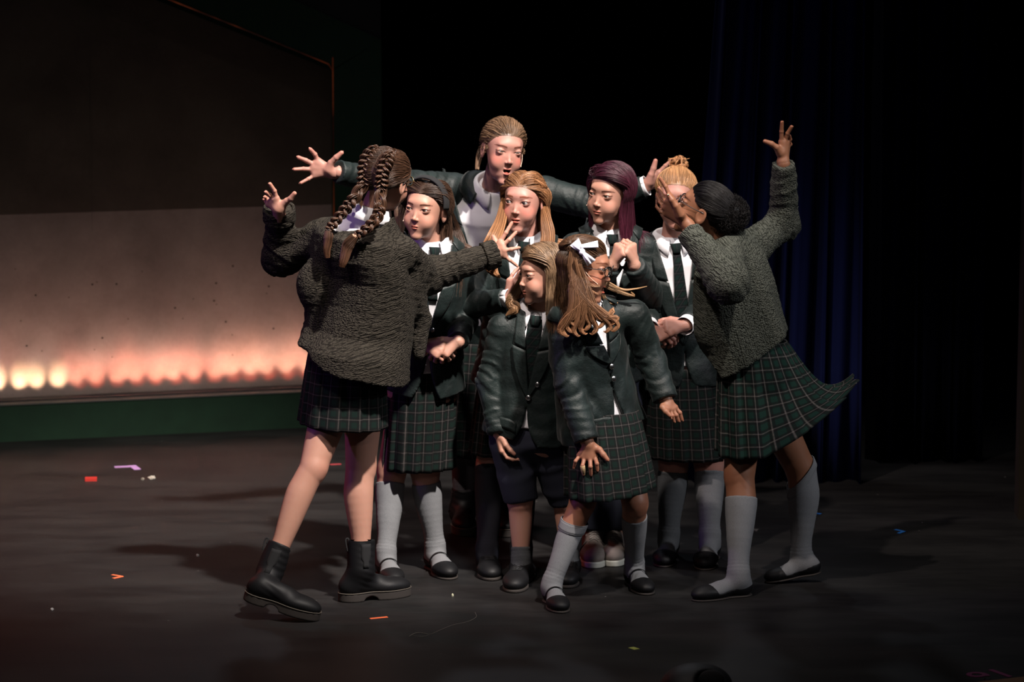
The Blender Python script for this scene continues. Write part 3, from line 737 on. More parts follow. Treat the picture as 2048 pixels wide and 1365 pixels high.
def drape(B, f, XZ, eps):
    "points of the torso frame (x,z) dropped on the garment from the front"
    XZ = np.asarray(XZ, float); s = XZ.shape[:-1]; q = XZ.reshape(-1, 2)
    O = to_world(B, np.stack([q[:, 0], np.full(len(q), -.30), q[:, 1]], 1)); d = B.R[:, 1]
    p = march(f, O, d, eps)
    for _ in range(4): p -= grad(f, p)*np.clip(f(p)-eps, -.03, .03)[:, None]*.9
    return p.reshape(*s, 3)
def do_shirt(B, root, off=.004, prof=None, sleeves=(), bot=.02, col=True):
    tf = torso_field(B, prof or PROF, off, 1.0, bot); sf = shoulder_field(B, .040)
    fs = [sleeve_field(B, i, .046, .042, .030, .0, .003, 7) for i in sleeves]
    def f(X):
        d = smin(tf(X), sf(X), .03)
        for g in fs: d = smin(d, g(X), .02)
        return d-.0016*snoise(X, 30, 3, 4)
    pts = [B.pel-B.Zax*.1, B.neck]+[a[0] for a in B.arms]+[p for i in sleeves for p in B.arms[i]]
    torso_mesh(B, f, 'shirt', M['shirt'], root, .12, .006, pts); B.shirt_f = lambda X: smin(tf(X), sf(X), .03)
    if col: ring_collar(B, root, 'shirt_collar', M['shirt'], f=B.shirt_f)
def do_tie(B, root, length=.2, w0=.016, w1=.034, x0=0.0, tilt=0.0, z0=-.028):
    Ln = B.L
    nz = float((B.neckc-B.pel)@B.Zax)+z0+.01
    g = []; pt = []
    for t in np.linspace(0, 1, 14):
        w = w0+(w1-w0)*t; z = nz-t*length
        g.append([(x0+tilt*t+w*.5*s, z) for s in np.linspace(-1, 1, 7)]); pt.append([(w*.5*s+t*length*.7+.01, t*length, 0) for s in np.linspace(-1, 1, 7)])
    p = drape(B, B.shirt_f, np.array(g), .004); mb = MB(); sheet(mb, p, .005, pt=np.array(pt))
    k = []
    for t in np.linspace(0, 1, 8):
        w = .040-.017*t; z = nz+.012-t*.032
        k.append([(x0+w*.5*s, z) for s in np.linspace(-1, 1, 9)])
    p = drape(B, B.shirt_f, np.array(k), .008)
    bulge = np.outer(np.sin(np.linspace(.2, pi-.3, 8)), np.cos(np.linspace(-1.2, 1.2, 9)))*.009
    p = p-B.R[:, 1]*bulge[:, :, None]; sheet(mb, p, .006, pt=np.array([[(a*.7, a*.4, 0) for a in range(9)]]*8)*.01); mb.build('tie', M['tie'], root)
def cuff(B, root, i, r=.031, a=-.02, b=.014):
    S, E, W = B.arms[i]; d = nrm(W-E); x = nrm(np.cross(d, V(.2, .3, 1))); y = np.cross(d, x); g = []
    for t, rr in ((a, r*.98), (b*.5, r), (b, r*1.03)):
        g.append([W+d*t+(x*cos(u)+y*sin(u))*rr for u in np.linspace(0, 2*pi, 25)])
    mb = MB(); sheet(mb, np.array(g), .002); mb.build('shirt_cuff', M['shirt'], root)
def do_blazer(B, root, bot=-.22, zb=.42, wtop=.062, cutw=.045, prof=None, off=.011, sl=(.054, .050, .040), lap=.052, notch=.70, ext=(-.005, -.005), buttons=(.42, .30), flap=None, folds=.005, mat='blazer', seed=1, lapels=True, vopen=None, wave=0):
    prof = prof or [(-.30, .152, .120), (-.1, .146, .114), (.08, .130, .102), (.35, .120, .094), (.62, .136, .100), (.82, .128, .090), (.93, .078, .064), (1.0, .055, .052)]
    L = B.L; tf = torso_field(B, prof, off, .99, bot-.03); sf = shoulder_field(B, sl[0]-.004)
    fs = [sleeve_field(B, i, sl[0], sl[1], sl[2], ext[i], .0026, seed+i, .040) for i in range(2)]
    base = lambda X: smin(tf(X), sf(X), .03)
    zt = .97*L; zbm = zb*L; zbot = bot*L
    o, R = B.pel, B.R
    def f(X):
        Q = (X-o)@R
        t = tf(X)-folds*(.55*snoise(Q*np.array([1, 1, .35]), 22, seed, 4)+.3*snoise(X, 40, seed+5, 3))*np.clip(1.15-Q[:, 2]/L, .25, 1)
        d = smin(t, sf(X), .03)
        x, z = np.abs(Q[:, 0]), Q[:, 2]
        vw = np.clip((z-zbm)/(zt-zbm), 0, 1.3)*wtop
        wc = (x-vw)*.9; wc = np.maximum(wc, zbm-z); wc = np.maximum(wc, Q[:, 1]-.02)
        lw = .0015+cutw*np.clip((zbm-.01-z)/max(zbm-zbot, .02), 0, 1.2)**3; lc = np.maximum(np.maximum(x-lw, z-zbm), Q[:, 1]+.03)
        d = smax(d, -wc, .003); 
        if cutw: d = smax(d, -lc, .003)
        d = smax(d, (zbot+.012*np.sin(Q[:, 0]*18+seed))-z, .003)
        for g in fs: d = smin(d, g(X), .012)
        nk = sdrc(X, (B.neckc-B.neckz*.03), B.neckc+B.neckz*.12, .058, .064); d = smax(d, -nk, .004)
        return d
    pts = [B.pel-B.Zax*B.L*abs(bot), B.neck]+[p for a in B.arms for p in a]
    bz = torso_mesh(B, f, 'blazer', M[mat], root, .11, .0055, pts); B.blazer_f = f
    if not lapels: return bz
    for s in (-1, 1):
        mb = MB(); g = []
        for t in np.linspace(0, 1, 16):
            z = zbm+(notch*L-zbm)*t; v = (z-zbm)/(zt-zbm)*wtop; lw = lap*(.12+.88*np.sin(min(1, t*1.15)*pi/2)**.9)
            g.append([(s*(v-.004+lw*u), z+.014*u*t) for u in np.linspace(0, 1, 8)])
        g = np.array(g) if s > 0 else np.array(g)[:, ::-1]
        p = drape(B, base, g, .0065); sheet(mb, p, .0035)
        g = []
        for t in np.linspace(0, 1, 14):
            z = notch*L+.006+(zt+.01-notch*L)*t; v = (z-zbm)/(zt-zbm)*wtop; lw = lap*(.80-.25*t)
            g.append([(s*(v-.003+lw*u), z+.012*u*(1-t)+.010*t*u) for u in np.linspace(0, 1, 8)])
        g = np.array(g) if s > 0 else np.array(g)[:, ::-1]
        p = drape(B, base, g, .0085); sheet(mb, p, .0035); mb.build('lapel', M[mat], bz)
    ring_collar(B, bz, 'collar', M[mat], rn=.064, up=.022, drop=.05, point=0, gap=1.0, spread=.040, f=base, eps=.007, th=.004)
    for z in buttons:
        c = drape(B, base, np.array([[(.004 if z <= zb else .03, z*L)]]), .006)[0, 0]; mb = MB(); ball(mb, c, (.0105, .0105, .0045), 8, np.stack([B.R[:, 0], B.R[:, 2], -B.R[:, 1]], 1)); mb.build('button', M['metal'], bz)
    if flap:
        for s in flap:
            g = [[(s*.075+.046*u, .10*L-.036*t+.004*sin(u*3)+.012*s*u) for u in np.linspace(-1, 1, 12)] for t in np.linspace(0, 1, 5)]
            mb = MB(); sheet(mb, drape(B, base, np.array(g)[:, ::-1], .006), .004); mb.build('pocket_flap', M[mat], bz)
    return bz
def do_cardigan(B, root, mat, prof, sl, ext, hem=None, neckr=.07, neckdir=None, cuffs=True, folds=.007, seed=1, extra=None, neck_off=(0, 0, 0), shr=.05, top=1.0):
    tf = torso_field(B, prof, .012, top, -.5); sf = shoulder_field(B, shr)
    fs = [sleeve_field(B, i, *sl[i], ext[i], .0035, seed+i, .05, .03) for i in range(2)]
    o, R, L = B.pel, B.R, B.L; nc = B.neckc+to_world(B, V(*neck_off))-B.pel
    def f(X):
        Q = (X-o)@R
        d = tf(X)-folds*(snoise(Q*np.array([1.3, 1, .5]), 14, seed, 3))
        d = smin(d, sf(X), .04)
        if hem is not None: d = smax(d, hem(Q)-Q[:, 2], .006)
        for g in fs: d = smin(d, g(X), .03)
        if extra is not None: d = extra(X, Q, d)
        d = smax(d, -sdrc(X, nc-B.neckz*.05, nc+B.neckz*.14, neckr, neckr*1.25), .012)
        return d-.0013*snoise(X, 190, 9, 4)
    pts = [B.pel-B.Zax*B.L*.35, B.neck]+[p for a in B.arms for p in a]
    cg = torso_mesh(B, f, 'cardigan', M[mat], root, .24, .0058, pts, pt=True); B.card_f = f
    if cuffs:
        for i in range(2):
            S, E, W = B.arms[i]; d = nrm(W-E); r = sl[i][2]
            We = W+d*ext[i]; Z = lambda X: smax(np.abs(sdrc(X, We-d*.045, We+d*.003, r+.007, r+.006))-.0055, np.maximum((X-We)@d-.004, -((X-We)@d)-.045), .004)-.001*snoise(X, 190, 9, 4)
            lo, hi = bounds([We, We-d*.05], .08); rr = polygonize(lambda X: Z(X).astype(np.float32), lo, hi, .0035); mk('cuff', rr[0], rr[1], M[mat], cg, pt=knit_pt(B, rr[0]))
    return cg

# ------------------------------------------------------------------ hair
def head_T(B): s = B.hs/100; return lambda q: (np.asarray(q)*s)@B.HR.T+B.hc
def head_inv(B): return lambda X: ((X-B.hc)@B.HR)*(100/B.hs)
def inv_all(B, p): return head_inv(B)(p.reshape(-1, 3)).reshape(p.shape)
def fib(n):
    i = np.arange(n)+.5; ph = np.arccos(1-2*i/n); th = pi*(1+5**.5)*i; return np.stack([np.cos(th)*np.sin(ph), np.sin(th)*np.sin(ph), np.cos(ph)], 1)
HL_Y = [-1, -.86, -.66, -.45, -.2, .1, .3, .45, 1]; HL_Z = [.47, .43, .28, .0, -.14, -.22, -.55, -.85, -.95]
def scalp_mask(u, lift=0): return u[:, 2] > np.interp(u[:, 1], HL_Y, HL_Z)+lift
SC_C = np.array([0, 1.2, 2.4]); SC_R = np.array([7.2, 9.0, 7.8])
def head_coll(B):
    inv = head_inv(B); s = B.hs/100; nl = B.neck_l
    def f(X):
        Q = inv(X).astype(np.float32); a = sdell(Q, SC_C, SC_R); b = sdell(Q, (0, -2.1, -2.6), (6.2*B.fat, 6.9, 8.0)); c = sdrc(Q, (0, 2, -4), nl, 4.9, 5.2)
        return np.minimum(np.minimum(a, b), c)*s
    return f
def grow(B, roots, d0, want, K=16, sl=.012, inert=.6, offs=None, extra=(), lens=None):
    "roots world (N,3); want(Xlocal, Xworld, d, k) -> world directions"
    hc = head_coll(B); p = roots.copy(); d = d0.copy(); out = [p.copy()]; inv = head_inv(B)
    offs = np.full(len(p), .004) if offs is None else offs; lens = np.ones(len(p)) if lens is None else lens
    for k in range(K-1):
        Ql = inv(p); w_ = want(Ql, p, d, k); s0 = hc(p); gr = grad(hc, p, .003); near = ((s0 < .03) & (Ql[:, 2] > -1.5))[:, None]
        w_ = w_-near*(np.sum(w_*gr, 1, keepdims=True)*gr+gr*np.clip((s0-offs)*30, -.3, .6)[:, None]); w_ /= np.linalg.norm(w_, axis=1, keepdims=True)+1e-9
        d = d*inert+w_*(1-inert); d /= np.linalg.norm(d, axis=1, keepdims=True)+1e-9
        q = p+d*(sl*lens)[:, None]
        for c in (hc, *extra):
            s = c(q)-offs; m = s < 0
            if m.any(): q[m] -= grad(c, q[m], .003)*np.maximum(s[m], -.02)[:, None]
        d = q-p; d /= np.linalg.norm(d, axis=1, keepdims=True)+1e-9; p = q; out.append(p.copy())
    return np.stack(out, 1)
def strands(mb, paths, r=.0020, col=(.1, .05, .03), seed=0, tip=1.5, var=.35, root_dark=1.0, sides=3, taper=.25, r0=.9):
    rs = np.random.RandomState(seed); S, K = paths.shape[:2]; t = np.linspace(0, 1, K)
    rr = r*rs.uniform(.7, 1.3, (S, 1))*np.interp(t, [0, .1, .6, 1], [r0, 1, .9, taper])[None]
    v, q = tubes(paths, rr, sides); b = np.array(col)
    c = b[None, None]*np.exp(rs.normal(0, var, (S, 1, 1)))*(np.interp(t, [0, .35, 1], [root_dark, 1, tip])[None, :, None])
    mb.add(v, q, col=np.repeat(c, sides, 1).reshape(-1, 3))
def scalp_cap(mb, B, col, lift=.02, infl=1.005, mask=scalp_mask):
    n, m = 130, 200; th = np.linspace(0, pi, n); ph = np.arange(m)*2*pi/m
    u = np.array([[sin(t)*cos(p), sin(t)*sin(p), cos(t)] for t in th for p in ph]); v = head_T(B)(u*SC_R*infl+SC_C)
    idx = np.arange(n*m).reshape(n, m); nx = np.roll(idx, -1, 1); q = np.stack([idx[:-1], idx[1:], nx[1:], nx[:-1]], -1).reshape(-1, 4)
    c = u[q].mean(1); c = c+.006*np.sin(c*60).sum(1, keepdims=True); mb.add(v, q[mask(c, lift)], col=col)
def scalp_roots(B, n, mask=scalp_mask, lift=.0, infl=1.0):
    u = fib(n); u = u[mask(u, lift)]; return u, head_T(B)(u*SC_R*infl+SC_C)
def dirs_local(B, L): L = L/(np.linalg.norm(L, axis=1, keepdims=True)+1e-9); return L@B.HR.T
def hair_hang(B, root, col, length=.3, n=1300, part=0.0, back=.35, seed=0, r=.0021, tip=1.4, wave=.0, extra=(), tuck=None, var=.3, curl=0, vol=.009, name='hair', mask=scalp_mask, mats='hair', spread=0, front=0, wind=None, mb=None, build=True, rootd=.8):
    "parted hair combed over the head, then hanging"
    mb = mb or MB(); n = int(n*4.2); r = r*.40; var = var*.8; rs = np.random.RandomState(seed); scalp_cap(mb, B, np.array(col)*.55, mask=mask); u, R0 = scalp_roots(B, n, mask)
    N_ = len(u); sx = np.where(u[:, 0]*SC_R[0]/7-part > 0, 1, -1); K = 20; sl = length/(K-1)
    ph = snoise(u, 5, seed+1, 3); 
    def want(Ql, X, d, k):
        t = k/(K-1); down = np.array([0, 0, -1.0])
        comb = dirs_local(B, np.stack([sx*1.0, np.full(N_, back), -.35-0*sx], 1)); 
        over = np.clip((Ql[:, 2]-3.5)/5, 0, 1)[:, None]
        w_ = comb*over+down*(1.05-over)
        fp = ((Ql[:, 1] < -2.8)&(Ql[:, 2] < 9))[:, None]; w_ = w_+fp*dirs_local(B, np.stack([sx*1.6, np.full(N_, 1.3), 0*sx], 1))*2.2
        if tuck is not None: w_ = w_+dirs_local(B, np.stack([0*sx, np.full(N_, tuck), 0*sx-.1], 1))*((Ql[:, 2] > -3)&(Ql[:, 1] < 3))[:, None]*.9
        if wave: w_ = w_+wave*np.stack([np.sin(k*.9+ph*2+sx), np.cos(k*.8+ph*2), 0*ph], 1)*(t > .3)
        if spread: w_ = w_+spread*dirs_local(B, np.stack([sx, 0*sx, 0*sx], 1))*t
        if front: w_ = w_+front*np.array([0, -1.0, 0])*(t > .4)
        if wind is not None: w_ = w_+np.array(wind)*max(0, t-.3)
        return w_+.10*np.stack([snoise(u, 6, seed+7+k//4, 2), snoise(u, 6, seed+9, 2), 0*ph], 1)
    d0 = dirs_local(B, np.stack([sx*.8, np.full(N_, .25), u[:, 2]*.2], 1))
    offs = rs.uniform(.001, vol*.62, N_)*(.6+.4*u[:, 2])
    lens = rs.uniform(.86, 1.0, N_)
    p = grow(B, R0, d0, want, K, sl, .55, np.maximum(offs, .001), extra, lens)
    q_ = inv_all(B, p); p = p[~((np.abs(q_[..., 0]) < 5.6)&(q_[..., 1] < -4.6)&(q_[..., 2] < 4.8)&(q_[..., 2] > -11)).any(1)&~((np.abs(q_[..., 0]) < 5.0)&(q_[..., 1] < -6.0)&(q_[..., 2] < 5.6)&(q_[..., 2] > 0)).any(1)]
    strands(mb, p, r, col, seed, tip, var, rootd)
    return mb.build(name, M[mats], root) if build else mb
def hair_pulled(B, root, col, target, n=1100, seed=0, r=.0020, tail=.0, K=18, sl=.013, frizz=.15, vol=.008, var=.3, extra=(), mb=None, build=True, mask=scalp_mask, grav=1.0, tip=1.3, part=None, spreadt=0.0, wind=None, wave=0, tailwave=0, rootd=.9):
    "hair combed back to a gathering point (head coordinates), the rest falls as a tail"
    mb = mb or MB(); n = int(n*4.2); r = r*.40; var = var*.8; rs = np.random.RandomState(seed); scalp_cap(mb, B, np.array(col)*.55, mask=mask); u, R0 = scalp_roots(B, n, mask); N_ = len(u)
    T = head_T(B)(np.array(target)); passed = np.zeros(N_, bool); ph = snoise(u, 5, seed+1, 3)
    def want(Ql, X, d, k):
        to = T-X; di = np.linalg.norm(to, axis=1); passed[di < .022] = True
        w_ = to/(di[:, None]+1e-6)
        if part is not None: w_ = w_+dirs_local(B, np.stack([np.where(u[:, 0] > part, .8, -.8), 0*ph, 0*ph], 1))*(k < 4)
        w_ = w_+frizz*np.stack([snoise(X, 60, seed, 2), snoise(X, 60, seed+1, 2), snoise(X, 60, seed+2, 2)], 1)
        g = np.tile(np.array([0, 0, -1.0]), (N_, 1))+.3*rs.normal(size=(N_, 3))*spreadt
        if wind is not None: g = g+np.array(wind)*(1+.5*ph[:, None])
        if tailwave: g = g+tailwave*np.stack([np.sin(k*.7+ph*2.2), np.cos(k*.6+ph*2.5), 0*ph], 1)
        w_[passed] = g[passed]*grav; return w_
    d0 = dirs_local(B, np.stack([0*ph, 0*ph+.6, u[:, 2]*.3], 1))
    offs = rs.uniform(.0008, vol*.62, N_)
    p = grow(B, R0, d0, want, K, sl, .5, offs, extra)
    if not tail:       # stop at the gathering point
        for i in range(N_):
            dd = np.linalg.norm(p[i]-T, axis=1); j = np.argmax(dd < .024)
            if dd[j] < .024: p[i, j:] = p[i, j]+(T-p[i, j])*.3
    strands(mb, p, r, col, seed, tip, var, rootd)
    return mb.build('hair', M['hair'], root) if build else mb
def locks(mb, guide, n, rad, r, col, seed=0, K=20, twist=2.0, tip=1.4, var=.3, taper=.3, rt=None):
    "a lock of n strands round a guide curve"
    n = int(n*3.2); r = r*.5
    rs = np.random.RandomState(seed); g = catmull(guide, K); T = np.gradient(g, axis=0); T /= np.linalg.norm(T, axis=1, keepdims=True)
    A = np.cross(T, V(.2, .9, .3)); A /= np.linalg.norm(A, axis=1, keepdims=True); Bv = np.cross(T, A); t = np.linspace(0, 1, K)
    rr = rad*np.interp(t, *(rt or ([0, .3, 1], [.7, 1, .5])))
    a = rs.uniform(0, 2*pi, n)[:, None]+twist*t[None]; q = np.sqrt(rs.uniform(0.1, 1, n))[:, None]*rr[None]
    p = g[None]+A[None]*(np.cos(a)*q)[..., None]+Bv[None]*(np.sin(a)*q)[..., None]
    strands(mb, p, r, col, seed, tip, var, 1.0, 3, taper)
def braid(mb, path, width, col, seed=0, lobes=9, n=9, w_t=None):
    n = int(n*3)
    m = 90; g = catmull(path, m); T = np.gradient(g, axis=0); T /= np.linalg.norm(T, axis=1, keepdims=True)
    A = np.cross(T, np.cross(V(0, -1, .1), T)); ref = V(0, -1, 0.15)
    Nn = ref-(T@ref)[:, None]*T; Nn /= np.linalg.norm(Nn, axis=1, keepdims=True); A = np.cross(T, Nn); t = np.linspace(0, 1, m)
    W = width*(np.interp(t, *w_t) if w_t else 1.0)
    rs = np.random.RandomState(seed)
    for s in range(3):
        ph = t*lobes*pi*2/3*1.0*3/2+s*2*pi/3
        c = g+A*(W*.62*np.sin(ph))[:, None]+Nn*(W*.34*np.sin(2*ph))[:, None]
        pp = []
        for i in range(n):
            a = rs.uniform(0, 6.28)+t*4; q = W*.42*math.sqrt((i+.5)/n)
            pp.append(c+A*(np.cos(a)*q)[:, None]+Nn*(np.sin(a)*q)[:, None])
        strands(mb, np.array(pp), width*.095, col, seed+s, 1.4, .28, .9, 4, .8)

# ------------------------------------------------------------------ person assembly
def person(label, skin, Y, feet, head, hs, hrot, neck, pel, tyaw, arms, legs, w=1.0, legr=(.062, .047, .046, .031), face=None, group='schoolchildren acting on the stage'):
    B = Body(); B.Y = Y; q = lambda p, d=0: P(p[0], p[1], Y+(p[2] if len(p) > 2 else 0)+d)
    B.feet = feet; g = np.mean([f for a in feet for f in a], 0); root = bpy.data.objects.new('person', None); COL.objects.link(root)
    root.location = (g[0], g[1], 0); root['label'] = label; root['category'] = 'person'; root['group'] = group; B.root = root
    bpy.context.view_layer.update()
    B.pel = q(pel); B.neck = q(neck); B.w = w; B.Zax = nrm(B.neck-B.pel); B.L = float(np.linalg.norm(B.neck-B.pel))
    y = V(-sin(radians(tyaw)), cos(radians(tyaw)), 0); y = nrm(y-np.dot(y, B.Zax)*B.Zax); B.R = np.stack([np.cross(y, B.Zax), y, B.Zax], 1)
    B.arms = [tuple(q(p) for p in a) for a in arms]
    B.hc = q(head); B.HR = frameR(*hrot); B.hs = hs; B.skin = skin
    e = dict(HEAD_DEF); e.update(face or {}); B.e = e; B.fat = e['fat']
    B.neckz = nrm(B.Zax*.7+nrm(B.hc-B.neck)*.3); B.neckc = B.neck+B.neckz*.0
    B.neck_l = head_inv(B)((B.neck-B.neckz*.02)[None])[0]
    B.legs = []
    for (H, K, *A), (he, to) in zip(legs, feet):
        f = nrm(to-he); k = np.linalg.norm(to-he)/.23; up = nrm(np.array([0, 0, 1.0])-f[2]*f)
        ank = q(A[0]) if A else he+f*.048*k+up*.085*k
        B.legs.append((q(H), q(K), ank))
    B.legr = legr if isinstance(legr[0], tuple) else (legr, legr); B.legf = []; B.hands = [None, None]
    n = lambda a, b: round(float(np.linalg.norm(a-b)), 3)
    print(label[:28], 'L', round(B.L, 3), 'arms', [(n(a[0], a[1]), n(a[1], a[2])) for a in B.arms], 'legs', [(n(a[0], a[1]), n(a[1], a[2])) for a in B.legs], 'feet', [n(*f) for f in feet], 'Y', [round(float(f[0][1]), 2) for f in feet])
    return B
def finish_body(B, parts_only=()):
    mb = MB(); s = B.hs/100; T = head_T(B); f = head_fn(B.e, B.neck_l)
    lo = np.minimum([-9, -12.5, -13-B.e['open']*2.5], B.neck_l-5.5); hi = np.maximum([9, 11.5, 12.5], B.neck_l+5.5)
    v, q = polygonize(f, lo, hi, .235); mb.add(T(v), q, col=head_cols(v, B.e)); eyeballs(mb, T, B.e, s)
    if B.e['open'] >= .15:
        jd = B.e['open']*1.5; g = [[(x, -7.55+.12*x*x, -6.15-jd*.45+jd*.5+.12-z) for x in np.linspace(-1.2, 1.2, 9)*B.e['mw']] for z in (0, .35, .6)]; m2 = MB(); sheet(m2, np.array(g), .3)
        for vv, qq in zip(m2.v, m2.q): mb.add(T(vv), qq, m=2)
        m3 = MB(); ball(m3, V(0, -6.2, -6.6-jd*.85), (1.1, 1.9, .45), 8); mb.add(T(m3.v[0]), m3.q[0], col=(.75, .3, .28))
    tf = torso_field(B, PROF, -.008, .98); sf = shoulder_field(B, .034)
    def body(X):
        d = smin(tf(X), sf(X), .03)
        for S, E, W in B.arms: d = smin(d, smin(sdrc(X, S, E, .036, .031), sdrc(X, E, W, .031, .024), .015), .02)
        for (H, K, A), r in zip(B.legs, B.legr): d = smin(d, sdrc(X, H, H+(K-H)*.2, r[0]*.95, r[0]*.9), .03)
        return d
    lo, hi = bounds([B.pel-B.Zax*.12, B.neck]+[p for a in B.arms for p in a], .10); r = polygonize(lambda X: body(X).astype(np.float32), lo, hi, .008); mb.add(r[0], r[1])
    build_legs(B, mb)
    for i, H in enumerate(B.hands):
        if H is not None: hand_mesh(mb, H, B.arms[i][1])
    mb.build('body', [M['skin_'+B.skin], M['eye'], M['teeth']], B.root)
def glasses(B, root, mat='glass_frame', pos=-9.6, tilt=0, r=(2.35, 1.75)):
    T = head_T(B); gl = MB(); lens = MB()
    for s in (-1, 1):
        a = np.linspace(0, 2*pi, 33); sg = np.abs(np.cos(a))**.7*np.sign(np.cos(a)); sn = np.abs(np.sin(a))**.8*np.sign(np.sin(a))
        ring = np.stack([s*3.2+r[0]*sg, pos+.10*(np.abs(s*3.2+r[0]*sg)-1)**2*.5, -.15+r[1]*sn], 1); tube(gl, T(ring), .0016, 6, closed_ends=False)
        g = [[(s*3.2+r[0]*x*u*.97, pos+.05*(abs(s*3.2+r[0]*x*u)-1)**2, -.15+r[1]*y*u*.97) for x, y in zip(sg, sn)] for u in np.linspace(.02, 1, 4)]; sheet(lens, T(np.array(g)), .0008)
        tube(gl, T(catmull([[s*5.5, pos+1.0, .4], [s*6.6, pos+2.2, .4], [s*7.4, -2, .2], [s*7.6, 1.5, .3], [s*7.5, 3.0, -1.2]], 14)), .0015, 6)
    tube(gl, T(catmull([[-1.0, pos, .2], [0, pos-.2, .5], [1.0, pos, .2]], 6)), .0013, 6)
    o = gl.build('glasses', M[mat], root); lens.build('lens', M['lens'], o)
def mic(B, root, side):
    T = head_T(B); mb = MB(); tube(mb, T(catmull([[side*7.2, 0.5, 1.2], [side*6.9, -1.5, -1.0], [side*6.3, -4.2, -3.4], [side*5.4, -6.4, -4.9]], 14)), .0010, 6); ball(mb, T(np.array([side*5.4, -6.5, -5.0])), .0019, 6); mb.build('headset_microphone', M['mic'], root)
# ------------------------------------------------------------------ the stage
def tag(o, label, cat, group=None, kind=None):
    o['label'] = label; o['category'] = cat
    if group: o['group'] = group
    if kind: o['kind'] = kind
    return o
def structure(o): o['kind'] = 'structure'; return o
def m_floor():
    m, nt, b = nodes('black_stage_floor'); g = geo(nt)
    mp = N(nt, 'ShaderNodeMapping'); mp.inputs['Scale'].default_value = (1.2, 3.4, 1); nt.links.new(g, mp.inputs[0])
    n1 = noise(nt, mp.outputs[0], 1.6, 6, .62); mr = N(nt, 'ShaderNodeMapRange', i_1=.40, i_2=.64); nt.links.new(n1, mr.inputs[0])
    c = mixc(nt, mr.outputs[0], (.0085, .0078, .0080), (.0185, .0175, .0172))
    mp2 = N(nt, 'ShaderNodeMapping'); mp2.inputs['Scale'].default_value = (2.2, 30, 1); mp2.inputs['Rotation'].default_value = (0, 0, .18); nt.links.new(g, mp2.inputs[0])
    s = noise(nt, mp2.outputs[0], 3.0, 4, .7); ms = N(nt, 'ShaderNodeMapRange', i_1=.58, i_2=.76, i_4=.75); nt.links.new(s, ms.inputs[0]); c = mixc(nt, ms.outputs[0], c, (.030, .028, .028))
    v = N(nt, 'ShaderNodeTexVoronoi', i_Scale=9.0); nt.links.new(g, v.inputs['Vector']); sp = math_(nt, 'LESS_THAN', v.outputs['Distance'], .035)
    sel = N(nt, 'ShaderNodeSeparateColor'); nt.links.new(v.outputs['Color'], sel.inputs[0]); sp = math_(nt, 'MULTIPLY', sp, math_(nt, 'GREATER_THAN', sel.outputs[0], .62)); sp = math_(nt, 'MULTIPLY', sp, sel.outputs[1])
    c = mixc(nt, sp, c, (.20, .18, .17))
    nt.links.new(c, b.inputs['Base Color']); b.inputs['Roughness'].default_value = .5; b.inputs['Specular IOR Level'].default_value = .3
    bump(nt, b, n1, .15, .004); return m
mb = MB(); box(mb, (-7, -3.2, -.1), (7, 9, 0)); structure(mb.build('floor', m_floor(), smooth=False))

# the flat on the left: concrete-look panels in a green frame, lit from its ledge
A0, A1 = G(0, 885), G(590, 857); wu = nrm(V(A1[0]-A0[0], A1[1]-A0[1], 0)); wn = V(wu[1], -wu[0], 0); wn = wn if wn[1] < 0 else -wn
def Wp(px, py, off=0.0):
    d = ray(px, py); o = A0+wn*off; t = ((o-CAM)@wn)/(d@wn); return CAM+d*t
def uv_(p): return V((p-A0)@wu, p[2])
def prism(mb, poly, off0, off1, **k):
    "polygon of (u,z) on the flat -> slab between two offsets"
    n = len(poly); v = [A0+wu*p[0]+V(0, 0, p[1])+wn*o for o in (off1, off0) for p in poly]
    t = [[0, i, i+1] for i in range(1, n-1)]; t += [[n, n+i+1, n+i] for i in range(1, n-1)]
    q = [[i, i+n, (i+1) % n+n, (i+1) % n] for i in range(n)]; mb.add(np.array(v), q, t, **k)
def m_concrete(name, c, c2, dots=0):
    m, nt, b = nodes(name); g = geo(nt); n1 = noise(nt, g, 2.6, 7, .6); n2 = noise(nt, g, 60, 3, .6)
    mr = N(nt, 'ShaderNodeMapRange', i_1=.32, i_2=.68); nt.links.new(n1, mr.inputs[0])
    col = mixc(nt, mr.outputs[0], c, c2); col = mixc(nt, math_(nt, 'MULTIPLY', n2, .28), col, tuple(x*.5 for x in c))
    nt.links.new(col, b.inputs['Base Color']); b.inputs['Roughness'].default_value = .85; b.inputs['Specular IOR Level'].default_value = .25
    bump(nt, b, n2, .3, .002); return m
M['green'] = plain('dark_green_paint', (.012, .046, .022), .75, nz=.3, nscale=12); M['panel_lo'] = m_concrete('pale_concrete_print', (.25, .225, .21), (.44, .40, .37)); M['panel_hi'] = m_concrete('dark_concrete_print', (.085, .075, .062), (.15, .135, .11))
M['panel_corner'] = m_concrete('black_grey_panel', (.03, .03, .03), (.05, .05, .05)); M['hole'] = plain('dark_hole', (.012, .007, .006), .9); M['tray'] = plain('dark_grey_tray', (.045, .045, .048), .7)
sill = [uv_(Wp(0, 812)), uv_(Wp(590, 784))]; zs = (sill[0][1]+sill[1][1])/2
inn_r = uv_(Wp(669, 500))[0]; out_r = uv_(Wp(765, 500))[0]
c1, c2_ = uv_(Wp(340, 0)), uv_(Wp(662, 128)); slope = (c2_[1]-c1[1])/(c2_[0]-c1[0]); ul = uv_(Wp(-330, 800))[0]
ztop = 4.2; ud = c1[0]+(ztop-c1[1])/slope
o1, o2 = uv_(Wp(590, 0)), uv_(Wp(765, 80)); slo = (o2[1]-o1[1])/(o2[0]-o1[0]); udo = o2[0]+(ztop-o2[1])/slo
flat = bpy.data.objects.new('stage_flat', None); COL.objects.link(flat); flat.location = A0+wu*.6; bpy.context.view_layer.update()
tag(flat, 'tall scenery flat with concrete-look panels in a dark green frame, lit red along its ledge', 'stage scenery')
mb = MB()
